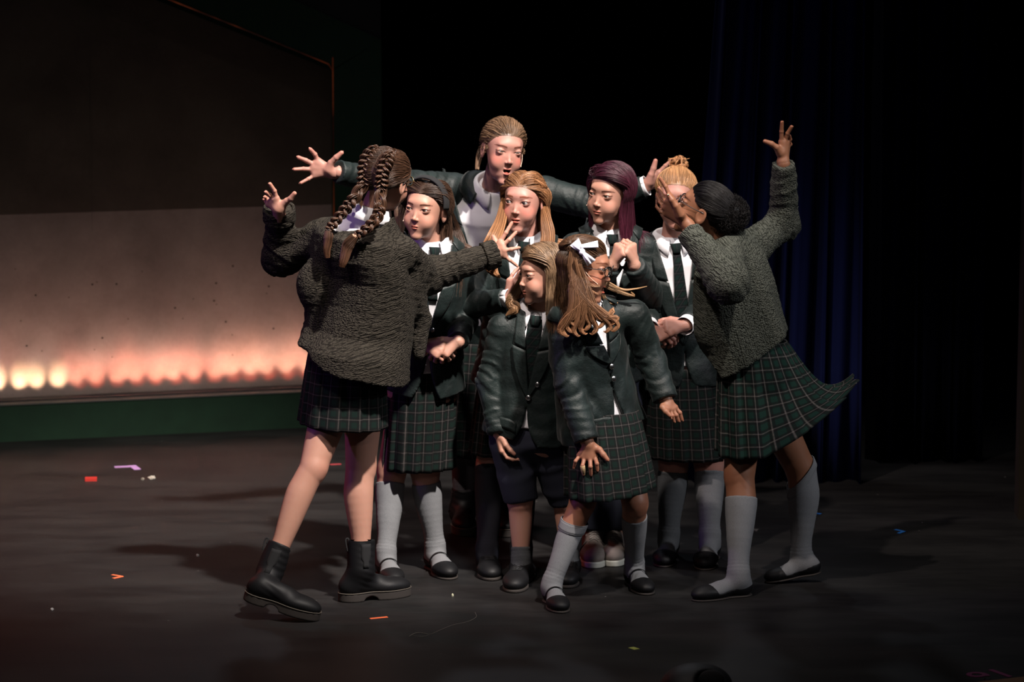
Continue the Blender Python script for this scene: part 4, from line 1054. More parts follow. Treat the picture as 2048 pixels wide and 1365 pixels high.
prism(mb, [(ul, .0), (out_r, .0), (out_r, zs), (ul, zs)], -.05, 0)
prism(mb, [(inn_r, zs), (out_r, zs), (out_r, o2[1]), (inn_r, c2_[1]-.02)], -.05, 0)
prism(mb, [(inn_r, c2_[1]-.03), (out_r, o2[1]), (udo, ztop), (ud, ztop), (c2_[0]-.015, c2_[1]+.005)], -.05, 0)
mb.build('frame', M['green'], flat, smooth=False)
mb = MB(); prism(mb, [(out_r, o2[1]), (out_r, ztop), (udo, ztop)], -.06, -.01); mb.build('corner_panel', M['panel_corner'], flat, smooth=False)
PO = -.20; sx = uv_(Wp(186, 600, PO))[0]; zl = uv_(Wp(186, 424, PO))[1]
# the join between the two rows of panels
dots = [(97, 58), (227, 226), (440, 240), (133, 390), (170, 550), (268, 583), (620, 143), (590, 157), (745, 155), (820, 378), (605, 575), (718, 622), (1237, 250), (1370, 262), (1385, 285), (1120, 308), (1445, 397), (1486, 480), (1750, 440), (1488, 610), (1707, 215), (1730, 95), (1383, 150), (1490, 40), (910, 75), (1170, 376), (1720, 170), (655, 500)]
for (u0, u1, dz) in ((ul, sx-.0002, .003), (sx+.0002, out_r-.01, 0)):
    mb = MB(); prism(mb, [(u0, .02), (u1, .02), (u1, zl), (u0, zl)], PO-.012, PO+dz)
    for dx, dy in dots:
        c = uv_(Wp(dx/3.2, 520+dy/3.2, PO))
        if u0 < c[0] < u1:
            r = .0026 if (dx*7+dy) % 3 else .0044; prism(mb, [(c[0]+r*cos(a), c[1]+r*sin(a)) for a in np.arange(10)*pi/5], PO+dz-.001, PO+dz+.0006, m=1)
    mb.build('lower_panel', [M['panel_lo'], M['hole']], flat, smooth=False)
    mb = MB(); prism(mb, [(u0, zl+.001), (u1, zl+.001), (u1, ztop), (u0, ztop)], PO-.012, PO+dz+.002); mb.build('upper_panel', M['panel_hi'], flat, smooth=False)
mb = MB(); prism(mb, [(ul, zs-.05), (out_r-.01, zs-.05), (out_r-.01, zs-.004), (ul, zs-.004)], PO, -.051); mb.build('ledge', M['tray'], flat, smooth=False)
mb = MB(); prism(mb, [(ul, zs-.003), (inn_r, zs-.003), (inn_r, zs+.002), (ul, zs+.002)], -.052, .004); mb.build('ledge_trim', plain('grey_edge_strip', (.10, .11, .10), .6), flat, smooth=False)
# backlit inner edge of the frame, its glow added as an emissive tube
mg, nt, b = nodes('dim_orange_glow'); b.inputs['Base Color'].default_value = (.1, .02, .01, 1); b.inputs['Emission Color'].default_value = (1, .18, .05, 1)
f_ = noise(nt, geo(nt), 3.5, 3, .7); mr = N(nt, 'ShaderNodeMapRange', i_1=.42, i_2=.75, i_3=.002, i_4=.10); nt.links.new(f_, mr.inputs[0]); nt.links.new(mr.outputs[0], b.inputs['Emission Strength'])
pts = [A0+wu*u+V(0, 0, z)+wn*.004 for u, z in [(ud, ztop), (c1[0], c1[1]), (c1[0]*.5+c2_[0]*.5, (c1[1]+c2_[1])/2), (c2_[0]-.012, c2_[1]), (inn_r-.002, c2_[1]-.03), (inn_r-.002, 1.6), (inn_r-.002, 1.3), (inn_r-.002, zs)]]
mb = MB(); tube(mb, np.array(pts), .0028, 6); mb.build('edge_glow', mg, flat)
# led bar on the ledge
bar = bpy.data.objects.new('led_bar', None); COL.objects.link(bar); bar.location = A0+wu*.6+wn*-.075+V(0, 0, zs-.004); bpy.context.view_layer.update()
tag(bar, 'long dark LED bar on the ledge of the scenery flat, lighting the panel red', 'light')
mb = MB(); prism(mb, [(ul, zs-.004), (inn_r-.03, zs-.004), (inn_r-.03, zs+.008), (ul, zs+.008)], -.082, -.056); mb.build('housing', M['tray'], bar, smooth=False)
mw_, nt, b = nodes('led_warm'); b.inputs['Emission Color'].default_value = (1, .62, .40, 1); b.inputs['Emission Strength'].default_value = 3
mr_, nt, b = nodes('led_red'); b.inputs['Emission Color'].default_value = (1, .25, .18, 1); b.inputs['Emission Strength'].default_value = 2
lx = [-31, 9, 50, 90, 130, 172, 208, 250, 290, 328, 369, 406, 447, 484, 519, 556, 594, 632]
for i, x in enumerate(lx):
    u = uv_(Wp(x, 800))[0]; p = A0+wu*u+V(0, 0, zs+.004)-wn*.086; mb = MB(); ball(mb, p, .003, 6); mb.build('diode', mw_ if i < 5 else mr_, bar)
    warm = i < 5; far = i >= 13
    tgt = A0+wu*(u-.006+.02*((i*37) % 5-2)/4)+wn*PO+V(0, 0, zs+(.080 if warm else (.098 if not far else .112)))
    col_ = (1, .58, .34) if warm else ((1, .33, .22) if not far else (1, .42, .28))
    spot('led_beam', p-wn*.014+V(0, 0, .006), tgt, 5.2 if warm else (3.2 if not far else 3.4), col_, 50 if warm else 56, 1.0, .008)
    spot('led_beam', p-wn*.012+V(0, 0, .008), A0+wu*u+wn*PO+V(0, 0, zs+.25), 2.0, (1, .46, .36) if i % 3 else (1, .60, .48), 66, 1.0, .02)
    if i > 4: spot('led_beam', p-wn*.014+V(0, 0, .006), A0+wu*u+wn*PO+V(0, 0, zs+.062), .8, (1, .10, .05), 50, 1.0, .006)
def strip(name, u0, u1, power, color):
    l = bpy.data.lights.new(name, 'AREA'); l.shape = 'RECTANGLE'; l.size = abs(u1-u0); l.size_y = .02; l.energy = power; l.color = color
    o = bpy.data.objects.new(name, l); COL.objects.link(o); p = A0+wu*(u0+u1)/2-wn*.085+V(0, 0, zs+.014); o.location = p
    from mathutils import Matrix
    z = nrm(-(V(0, 0, 1)*.85-wn*.35)); y = np.cross(z, wu); o.rotation_euler = Matrix([[wu[i], y[i], z[i]] for i in range(3)]).to_euler(); return o
strip('led_wash', ul, inn_r, .8, (1, .70, .60))

# drapes
def drape_mesh(name, x0, x1, Y, z1, n, amp, mat, seed, lean=0.0, z0=.0):
    rs = np.random.RandomState(seed); m = int(n*14); u = np.linspace(0, 1, m); ph = np.cumsum(rs.uniform(.6, 1.4, m)); ph = ph/ph[-1]*n*2*pi
    g = []
    for t in np.linspace(0, 1, 12):
        a = amp*(1-.25*t)*(1+.5*np.sin(ph*.37+seed)); x = x0+(x1-x0)*u+lean*(t)*(1-u)+.02*np.sin(ph*.5+t*2); y = Y+a*np.sin(ph+.35*np.sin(t*3+ph*.2))+.35*a*np.sin(2.1*ph+1)
        g.append(np.stack([x, y, np.full(m, z0+(z1-z0)*t)], 1))
    mb = MB(); sheet(mb, np.array(g), .006); return mb.build(name, mat)
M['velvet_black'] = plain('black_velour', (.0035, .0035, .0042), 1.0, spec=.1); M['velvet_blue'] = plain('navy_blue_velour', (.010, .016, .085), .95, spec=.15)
tag(drape_mesh('stage_curtain', -1.0, 6.5, 5.4, 5.2, 34, .06, M['velvet_black'], 3), 'black velour backdrop curtain hanging across the dark rear of the stage', 'curtain')
bx0, bx1 = G(1368, 962), G(1712, 968)
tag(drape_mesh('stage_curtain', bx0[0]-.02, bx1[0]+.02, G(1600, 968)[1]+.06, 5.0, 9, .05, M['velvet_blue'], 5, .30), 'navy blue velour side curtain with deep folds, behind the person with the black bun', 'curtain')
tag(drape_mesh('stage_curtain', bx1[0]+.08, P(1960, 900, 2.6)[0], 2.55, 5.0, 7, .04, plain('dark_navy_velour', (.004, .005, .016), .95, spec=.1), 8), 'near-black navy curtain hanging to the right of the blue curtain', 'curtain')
bw = G(2037, 1040); mb = MB(); box(mb, (bw[0], bw[1], 0), (bw[0]+.5, bw[1]+.12, 4.6)); structure(mb.build('trim_1', plain('brown_wood', (.028, .019, .010), .6, nz=.3), smooth=False))
c0, c1b = G(1958, 1366), G(2060, 1354.5); mb = MB(); dd = nrm(c1b-c0); nn_ = V(dd[1], -dd[0], 0)
mb.add(np.array([c0-dd*.01+V(0, 0, .0), c1b+dd*.5, c1b+dd*.5+nn_*.5, c0-dd*.01+nn_*.5]+[p+V(0, 0, .003) for p in (c0-dd*.01, c1b+dd*.5, c1b+dd*.5+nn_*.5, c0-dd*.01+nn_*.5)]), [[0, 3, 2, 1], [4, 5, 6, 7], [0, 1, 5, 4], [1, 2, 6, 5], [2, 3, 7, 6], [3, 0, 4, 7]])
structure(mb.build('trim_2', plain('orange_brown_wood', (.16, .075, .03), .5, nz=.3, nscale=20), smooth=False))
structure_ceiling = None

# marks and scraps on the floor
def strip_mb(mb, p, q, w, h=.0012, x0=.012):
    a, b_ = G(*p), G(*q); d = nrm(b_-a); s = V(-d[1], d[0], 0)*w/2; v = [a-s, b_-s, b_+s, a+s]; v = v+[x+V(0, 0, h) for x in v]
    mb.add(np.array(v), [[0, 3, 2, 1], [4, 5, 6, 7], [0, 1, 5, 4], [1, 2, 6, 5], [2, 3, 7, 6], [3, 0, 4, 7]])
def tapes(name, segs, w, col, label, cat, h=.0012):
    mb = MB(); z = h
    for p, q in segs: strip_mb(mb, p, q, w, z); z += .0006
    return tag(mb.build(name, plain(name+'_paint', col, .6), smooth=False), label, cat)
tapes('tape_mark', [((224, 1150.5), (245, 1154)), ((226, 1158), (245, 1154))], .012, (.9, .16, .06), 'bright orange V-shaped tape mark on the floor left of the boots', 'tape mark')
tapes('tape_mark', [((740, 1238.5), (775, 1235))], .013, (.9, .17, .06), 'straight orange tape strip on the floor just in front of the boots', 'tape mark')
tapes('tape_mark', [((1262, 1296), (1274, 1300))], .022, (.5, .55, .12), 'small yellow-green tape scrap on the floor near the front edge', 'tape mark')
tapes('tape_mark', [((1790, 1060), (1808, 1064)), ((1797, 1068), (1809, 1063.5))], .014, (.02, .22, .75), 'blue V-shaped tape mark on the dark floor at far right', 'tape mark')
tapes('tape_mark', [((1619, 1026), (1642, 1029))], .016, (.02, .20, .70), 'blue tape strip on the floor behind the raised heel', 'tape mark')
tapes('tape_mark', [((660, 930), (682, 929))], .02, (.45, .05, .06), 'dull red tape strip on the floor behind the bare legs', 'tape mark')
tapes('tape_mark', [((229, 935), (266, 933.5)), ((264, 932), (275, 940))], .03, (.55, .30, .62), 'bent pink and blue tape strip on the floor at left', 'tape mark')
tapes('tape_mark', [((170, 962), (194, 961.5))], .034, (.55, .03, .02), 'short thick red tape block on the floor at left', 'tape mark', h=.012)
def scrap(px, py, w, d, col, label, seed):
    rs = np.random.RandomState(seed); c = G(px, py); n = 14; a = np.arange(n)*2*pi/n; r = rs.uniform(.55, 1.1, n); v = [c+V(cos(t)*w*q, sin(t)*d*q, .002+rs.uniform(0, .006)) for t, q in zip(a, r)]
    mb = MB(); v = np.array(v); v2 = v.copy(); v2[:, 2] = .0; cc = v.mean(0)+V(0, 0, .004)
    mb.add(np.concatenate([v, v2, [cc]]), [[i, i+n, (i+1) % n+n, (i+1) % n] for i in range(n)], [[2*n, i, (i+1) % n] for i in range(n)]+[[n+(i+1) % n, n+i, n] for i in range(1, n-1)])
    tag(mb.build('paper_scrap', plain('scrap_paper', col, .9), smooth=False), label, 'scrap')
scrap(303, 957, .020, .030, (.42, .38, .32), 'crumpled whitish scrap on the floor at left, the larger of a pair', 2)
scrap(285, 960, .008, .014, (.25, .22, .18), 'tiny greyish scrap on the floor beside the larger whitish scrap', 3)
scrap(395, 1113, .006, .012, (.5, .5, .5), 'small white fleck on the floor behind the lifted boot heel', 4)
scrap(104, 1221, .006, .012, (.4, .4, .4), 'small white fleck on the floor near the left picture edge', 5)
scrap(905, 1193, .004, .004, (.5, .5, .35), 'tiny pale yellow fleck on the floor in front of the strap shoes', 6)
scrap(1510, 1063, .018, .018, (.10, .09, .085), 'flat dull smudge-like scrap on the floor between the grey socks', 7)
pts = [G(*p) for p in [(950, 1226), (952, 1236), (935, 1245), (905, 1252), (880, 1262), (860, 1270), (835, 1267), (818, 1275), (830, 1268), (850, 1268), (856, 1272), (840, 1275), (825, 1272)]]
mb = MB(); tube(mb, catmull(np.array(pts)+V(0, 0, .0016), 70), .0007, 4); tag(mb.build('loose_thread', plain('grey_thread', (.09, .08, .07), .9)), 'long fine looped thread lying on the floor in front of the group', 'thread')
# painted number at the front edge
tc = bpy.data.curves.new('floor_number', 'FONT'); tc.body = '91'; tc.size = .15; tc.extrude = .0008; tc.offset = .0015; tmp = bpy.data.objects.new('tmp', tc); COL.objects.link(tmp); bpy.context.view_layer.update()
me = bpy.data.meshes.new_from_object(tmp); bpy.data.objects.remove(tmp); me.materials.clear(); me.materials.append(plain('purple_paint', (.14, .012, .075), .8)); fn = bpy.data.objects.new('floor_number', me); COL.objects.link(fn)
pn = G(1962, 1364); fn.location = (pn[0], pn[1], .0012); fn.rotation_euler = (0, 0, radians(29)); tag(fn, 'dull purple number painted on the floor in the front right corner', 'floor number')
# rounded black housing at the front edge
mon = bpy.data.objects.new('stage_monitor', None); COL.objects.link(mon); mc = P(1392, 1365, -1.16); mon.location = (mc[0], mc[1], 0); bpy.context.view_layer.update()
tag(mon, 'black rounded moulded speaker housing cut off by the bottom edge of the picture', 'speaker')
o_ = V(mc[0], mc[1], 0).astype(np.float32)
def fm(X):
    Q = X-o_; Q = Q@rotz(.22).astype(np.float32); d = sdell(Q, (0, 0, .005), (.115, .085, .072)); d = smax(d, -Q[:, 2]+.001, .004); d = smax(d, -sdell(Q, (.03, -.085, .045), (.055, .05, .040)), .006); return d.astype(np.float32)
r = polygonize(fm, o_-.15, o_+.15, .006); mk('housing', r[0], r[1], plain('black_blue_plastic', (.004, .0045, .006), .6), mon)
mb = MB(); a = rotz(.22)@V(.032, -.060, .040); ball(mb, o_+a, (.040, .018, .030), 12); mb.build('grille', M['black_cloth'], mon)
# ================================================================== the nine children
DN = V(0, 0, -1)
# ---- A: girl with two braids, seen from behind
def girl_braids():
    fl = (P(491, 1199, G(632, 1241)[1]+.03), G(634, 1242)); fr = (G(682, 1204), G(817, 1190))
    B = person('person seen from behind with two long brown braids, brown knit cardigan and black ankle boots', 'fair', .05,
               [fl, fr], (774, 357, -.02), .97, (150, 6, -9), (739, 430, 0), (694, 705, .02), 150,
               [[(650, 472, .08), (562, 515, .16), (558, 418, .06)], [(806, 507, -.03), (852, 552, .15), (992, 507, .22)]],
               [[(668, 800, -.02), (625, 940, -.13), (549, 1120, -.22)], [(728, 800, .06), (721, 938, .04), (722, 1112, -.02)]],
               legr=((.070, .046, .047, .032), (.068, .051, .051, .033)), w=1.05)
    R = B.root
    B.hands[0] = hand_px(.05, (558, 418, .01), [(553, 397), (546, 399, .01), (541, 404, .02), (537, 409, .03)], [[(549, 382, -.01), (540, 368, -.02)], [(540, 391, .0), (532, 384, -.01)], [(534, 398, .03), (530, 394, .02)], [(532, 404, .04), (529, 400, .04)]], [(563, 411, 0), (574, 402, -.01), (582, 397, -.02), (589, 387, -.03)], (.6, .6, 0), .95)
    B.hands[1] = hand_px(.25, (992, 507), [(1001, 484), (1005, 491, -.01), (1008, 501, -.015), (1009, 512, -.01)], [[(1012, 466, .0), (1023, 447, .01)], [(1018, 480, -.01), (1031, 466, 0)], [(1022, 499, -.015), (1037, 496, -.01)], [(1020, 521, -.01), (1033, 531, 0)]], [(995, 498, .01), (994, 489, .02), (990, 481, .03), (987, 474, .035)], (.2, .9, 0), .95)
    finish_body(B)
    B.neckc = B.neck+B.Zax*.005
    do_shirt(B, R, bot=.62)
    prof = [(-.35, .175, .150, .01, -.05), (-.1, .180, .160, .035, -.05), (.04, .178, .155, .03, -.04), (.16, .172, .140, -.012, -.02), (.35, .178, .128, -.016, 0), (.55, .160, .122, -.008, 0), (.70, .148, .12, .025, 0), (.84, .132, .105, .04, 0), (.93, .085, .075, .01, 0), (1.0, .06, .05, 0, 0)]
    def hem(Q): return -.03*B.L-.030*np.clip(-Q[:, 0]/.15, -1, 1)+.010*np.sin(Q[:, 0]*25)-.02*np.clip(-Q[:, 0]/.2-.3, 0, 1)
    flapw = P(842, 640, .16).astype(np.float32); flaph = P(838, 708, .14).astype(np.float32); fl0 = P(812, 560, .08).astype(np.float32)
    def extra(X, Q, d):
        d = smin(d, smin(sdrc(X, fl0, flapw, .05, .034), sdrc(X, flapw, flaph, .034, .022), .02), .05)
        b = P(625, 570, .02).astype(np.float32); d = smin(d, sdell(X, b, (.055, .05, .075)), .05)
        return d
    do_cardigan(B, R, 'knit_brown', prof, [(.060, .062, .044), (.052, .062, .038)], (.0, .0), hem, neckr=.092, neck_off=(.018, .03, 0.0), folds=.008, seed=2, extra=extra, top=.97, shr=.046)
    skirt(B, R, P(695, 676, .04), (.120, .10), P(685, 848, .02), (.150, .135), 0, 12, .011, tilt=(-.06, .04, 0), seed=3, ushift=.01)
    for i, k in ((0, 'boot'), (1, 'boot')): build_shoe(k, i, B, R, B.legs[i][2])
    # hair
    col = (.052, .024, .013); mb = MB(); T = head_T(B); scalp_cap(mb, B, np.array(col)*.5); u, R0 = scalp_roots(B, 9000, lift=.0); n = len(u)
    bxl = lambda z: 3.3+.25*np.clip(z, -5, 8)/5
    def want(Ql, X, d, k):
        s = np.sign(u[:, 0]+1e-6); tx = s*3.5; dx = (tx-Ql[:, 0]); back = np.where(Ql[:, 1] < 6, 1.2, .1)*(np.abs(dx)*.15+.3)
        return dirs_local(B, np.stack([dx, back*2.2, np.full(n, -1.0-.0)], 1))
    p = grow(B, R0, dirs_local(B, np.stack([np.sign(u[:, 0])*.5, 0*u[:, 0]+.5, 0*u[:, 0]], 1)), want, 12, .0075, .5, np.random.RandomState(1).uniform(.001, .006, n)); strands(mb, p, .0008, col, 4, 1.3, .28, .8)
    for s in (-1, 1):
        pl = [(3.0*s, 4.2, 10.0), (3.6*s, 7.0, 8.6), (3.9*s, 8.9, 6.0), (3.9*s, 9.6, 3.0), (3.7*s, 9.4, 0), (3.4*s, 8.6, -2.8)]
        pw = list(T(np.array(pl)))
        if s < 0: tail = [P(760, 412, -.10), P(757, 428, -.115), P(747, 446, -.13), P(731, 460, -.135), P(716, 470, -.13), P(710, 473, -.13)]
        else: tail = [P(708, 398, -.05), P(697, 412, -.05), P(684, 428, -.055), P(671, 444, -.06), P(661, 455, -.06), P(657, 462, -.06)]
        braid(mb, np.array(pw), .0235, col, 10+s, 6, 9, ([0, .25, 1], [.5, 1, 1.0])); braid(mb, np.array([pw[-1]]+tail),   .0195, col, 20+s, 5.6, 9, ([0, .6, 1], [1.1, 1, .62]))
        e = tail[-1]; q = [e, e+(P(696, 492, -.13)-P(710, 473, -.13)), P(688, 520, -.14), P(684, 534, -.14)] if s < 0 else [e, P(657, 478, -.065), P(654, 498, -.07), P(655, 516, -.07)]
        locks(mb, q, 130, .021 if s < 0 else .017, .0014, np.array(col)*1.1, 30+s, twist=.5, tip=2.4)
        m2 = MB(); dd = nrm(np.array(tail[-1])-np.array(tail[-2]))
        for j in range(4 if s < 0 else 3): x = nrm(np.cross(dd, V(.1, 1, .2))); y = np.cross(dd, x); c = e+dd*(.0035*j-.004); tube(m2, [c+(x*cos(a)+y*sin(a))*.0085 for a in np.linspace(0, 2*pi, 16)], .0022, 5, closed_ends=False)
        m2.build('hair_tie', M['elastic' if s < 0 else 'black_cloth'], R)
    mb.build('hair', M['hair'], R)
    e_ = dict(r=(2.3, 1.7)); glasses(B, R, 'brass', **e_)
    return B
def std_hand(B, i, fwd, palm, tv, fingers, thumb, s=.92): B.hands[i] = hand_chains(B.arms[i][2], fwd, palm, tv, fingers, thumb, s)
CURL = [(6, 38), (2, 42), (-3, 46), (-8, 50)]
# ---- B: girl with the black headband
def girl_headband():
    B = person('person with a black headband on long dark brown hair, hands joined, behind the braided one', 'fair', .52,
               [(G(768, 1145), G(792, 1174)), (G(862, 1133), G(902, 1161))], (851, 417, -.06), .95, (-24, -3, 5), (864, 485, -.02), (845, 742, .0), 10,
               [[(800, 518, 0), (785, 640, 0), (848, 690, -.15)], [(914, 519, 0), (928, 640, .0), (916, 684, -.14)]],
               [[(815, 800, 0), (783, 945, 0)], [(870, 800, 0), (850, 945, 0)]], legr=(0.0663, 0.0514, 0.0481, 0.0321), w=1.0,
               face=dict(smile=-.12, mw=.78, brow=.1, eye=.50, gaze=(-.18, .08), brow_col=(.11, .07, .05), lip=(.78, .42, .42), blush=.25, fat=1.0))
    R = B.root
    std_hand(B, 0, (.85, -.25, -.25), (.1, .9, -.5), (.3, -.3, .9), [(4, 30), (1, 34), (-2, 38), (-5, 42)], (35, 25, .1), .9)
    std_hand(B, 1, (-.75, -.25, -.35), (-.2, .8, -.6), (-.3, -.3, .9), [(8, 26), (3, 34), (-2, 38), (-7, 40)], (35, 25, .1), .92)
    finish_body(B); do_shirt(B, R); do_tie(B, R, .17)
    do_blazer(B, R, bot=-.15, zb=.38, wtop=.060, cutw=.050, seed=11, flap=None, buttons=(.37, .24), sl=(.052, .048, .038))
    skirt(B, R, P(845, 735, 0+.52), (.118, .10), P(836, 937, .52), (.118, .10), 10, 16, .012, seed=5, hip=1.0) if False else skirt(B, R, P(845, 735, .52), (.115, .10), P(836, 936, .52), (.122, .115), 10, 15, .015, seed=5)
    for i in range(2): build_sock(B, i, R, 'sock', B.legs[i][2]+(B.legs[i][1]-B.legs[i][2])*.86); build_shoe('mary', i, B, R, B.legs[i][2])
    shf = B.blazer_f
    hair_hang(B, R, (.050, .026, .016), .34, 1500, 0, .9, 3, .0021, 1.7, .30, (shf,), tuck=.9, vol=.010, build=True)
    mb = MB(); T = head_T(B)
    for j, (x, yb) in enumerate([(918, 560), (926, 590), (934, 545), (908, 575), (930, 570)]):
        locks(mb, [T(np.array((7.2, 3.5, 1))), P(902+j*2, 455, .55), P(912+j*3, 490, .52), P(x+4, yb-45, .50), P(x-4, yb-20, .50), P(x, yb, .49)], 70, .018, .0014, (.055, .028, .017), 70+j, twist=1.5, tip=2.2)
    for j in range(3): locks(mb, [T(np.array((-6.8, 2.0, 3))), P(810-j*4, 400, .62), P(804-j*5, 425, .60), P(806-j*4, 450, .58), P(800-j*4, 475, .56)], 60, .014, .0014, (.055, .028, .017), 90+j, twist=2, tip=1.8)
    mb.build('hair_lock', M['hair'], R)
    mb = MB(); g = []
    for yy in np.linspace(-2.6, .2, 5):
        g.append([head_T(B)(np.array([8.0*sin(a), yy+1.3*cos(a)*-.6, 2.6+9.6*cos(a)*.95])) for a in np.linspace(-1.75, 1.75, 40)])
    hcf = head_coll(B); g = np.array(g); c = head_T(B)(np.array([[0, 1, 2.6]]))[0]; sh = g.shape; q = g.reshape(-1, 3); d = c-q; d /= np.linalg.norm(d, axis=1, keepdims=True); t = np.zeros(len(q))
    for _ in range(30): t += (hcf(q+d*t[:, None])-.0190)*.8
    sheet(mb, (q+d*t[:, None]).reshape(sh), .006); mb.build('headband', M['black_cloth'], R); mic(B, R, -1)
# ---- C: tall girl with the arms spread wide
def girl_arms_wide():
    B = person('tallest person at the back, both arms spread wide, mouth open, blazer open, no tie', 'pink', 1.15,
               [(G(925, 1047), G(930, 1074)), (G(1000, 1050), G(1012, 1076))], (1007, 297, -.25), .99, (17, 5, 7), (986, 374, -.12), (992, 625, .12), 8,
               [[(905, 378, -.02), (785, 366, -.14), (676, 344, -.28)], [(1090, 385, -.08), (1190, 410, -.12), (1287, 374, -.16)]],
               [[(950, 760, .1), (935, 900, .1)], [(1010, 760, .1), (1005, 900, .1)]], w=1.12, legr=(0.0706, 0.0535, 0.0514, 0.0364),
               face=dict(open=.85, mw=.80, smile=.03, eye=.34, brow=.15, gaze=(.05, -.5), brow_col=(.30, .20, .15), lip=(.82, .50, .48), blush=.75, worry=-.1))
    R = B.root; y = .87
    B.hands[0] = hand_px(y, (668, 345), [(635, 321), (627, 329), (624, 339), (629, 351)], [[(630, 309, -.01), (621, 299, -.02)], [(612, 321, -.01), (597, 315, -.02)], [(607, 338, -.01), (589, 339, -.02)], [(617, 358, -.01), (602, 366, -.02)]], [(657, 339, -.01), (662, 326, -.02), (673, 315, -.03), (683, 306, -.035)], (0, -1, 0), 1.05)
    B.hands[1] = hand_px(.99, (1287, 374), [(1317, 346), (1322, 352, .01), (1325, 360, .02), (1323, 368, .03)], [[(1331, 332, 0), (1345, 320, 0)], [(1346, 340, .02), (1367, 330, .03)], [(1348, 352, .04), (1368, 345, .05)], [(1340, 366, .05), (1356, 362, .06)]], [(1297, 364, -.01), (1302, 350, -.02), (1307, 337, -.02), (1311, 322, -.02)], (.1, -1, .1), 1.05)
    finish_body(B); do_shirt(B, R, .010)
    do_blazer(B, R, bot=-.25, zb=-.25, wtop=.150, cutw=0, seed=21, lap=.055, notch=.80, sl=(.060, .052, .044), buttons=(), ext=(.0, .0), folds=.007, lapels=True)
    cuff(B, R, 1, .036)
    skirt(B, R, P(975, 680, 1.25), (.14, .12), P(965, 905, 1.25), (.165, .14), 8, 14, .016, seed=8)
    for i in range(2): build_sock(B, i, R, 'tights_grey', B.legs[i][2]+(B.legs[i][1]-B.legs[i][2])*.98); build_shoe('boot', i, B, R, B.legs[i][2])
    mb = hair_pulled(B, R, (.175, .100, .055), (0, 10.0, 1.0), 1500, 5, .0019, tail=0, K=18, frizz=.14, vol=.012, build=False, tip=1.0)
    rs = np.random.RandomState(4)
    for s in (-1, 1):
        for j in range(22):
            a = V(s*7.0, rs.uniform(-2.0, 4), rs.uniform(0, 6)); b = [a]
            for k in range(5): b.append(b[-1]+V(s*rs.uniform(-.4, .45), rs.uniform(-.6, .9), -rs.uniform(-.1, .8)))
            locks(mb, head_T(B)(np.array(b)), 5, .006, .0009, (.15, .085, .045), j+50, 14, 7)
    locks(mb, [head_T(B)(np.array(v)) for v in [(-4, 9, 1), (-6.5, 6, -3), (-7.5, 4, -6), (-8.2, 2, -9)]], 50, .014, .0016, (.14, .08, .045), 91)
    mb.build('hair', M['hair'], R); mic(B, R, 1)
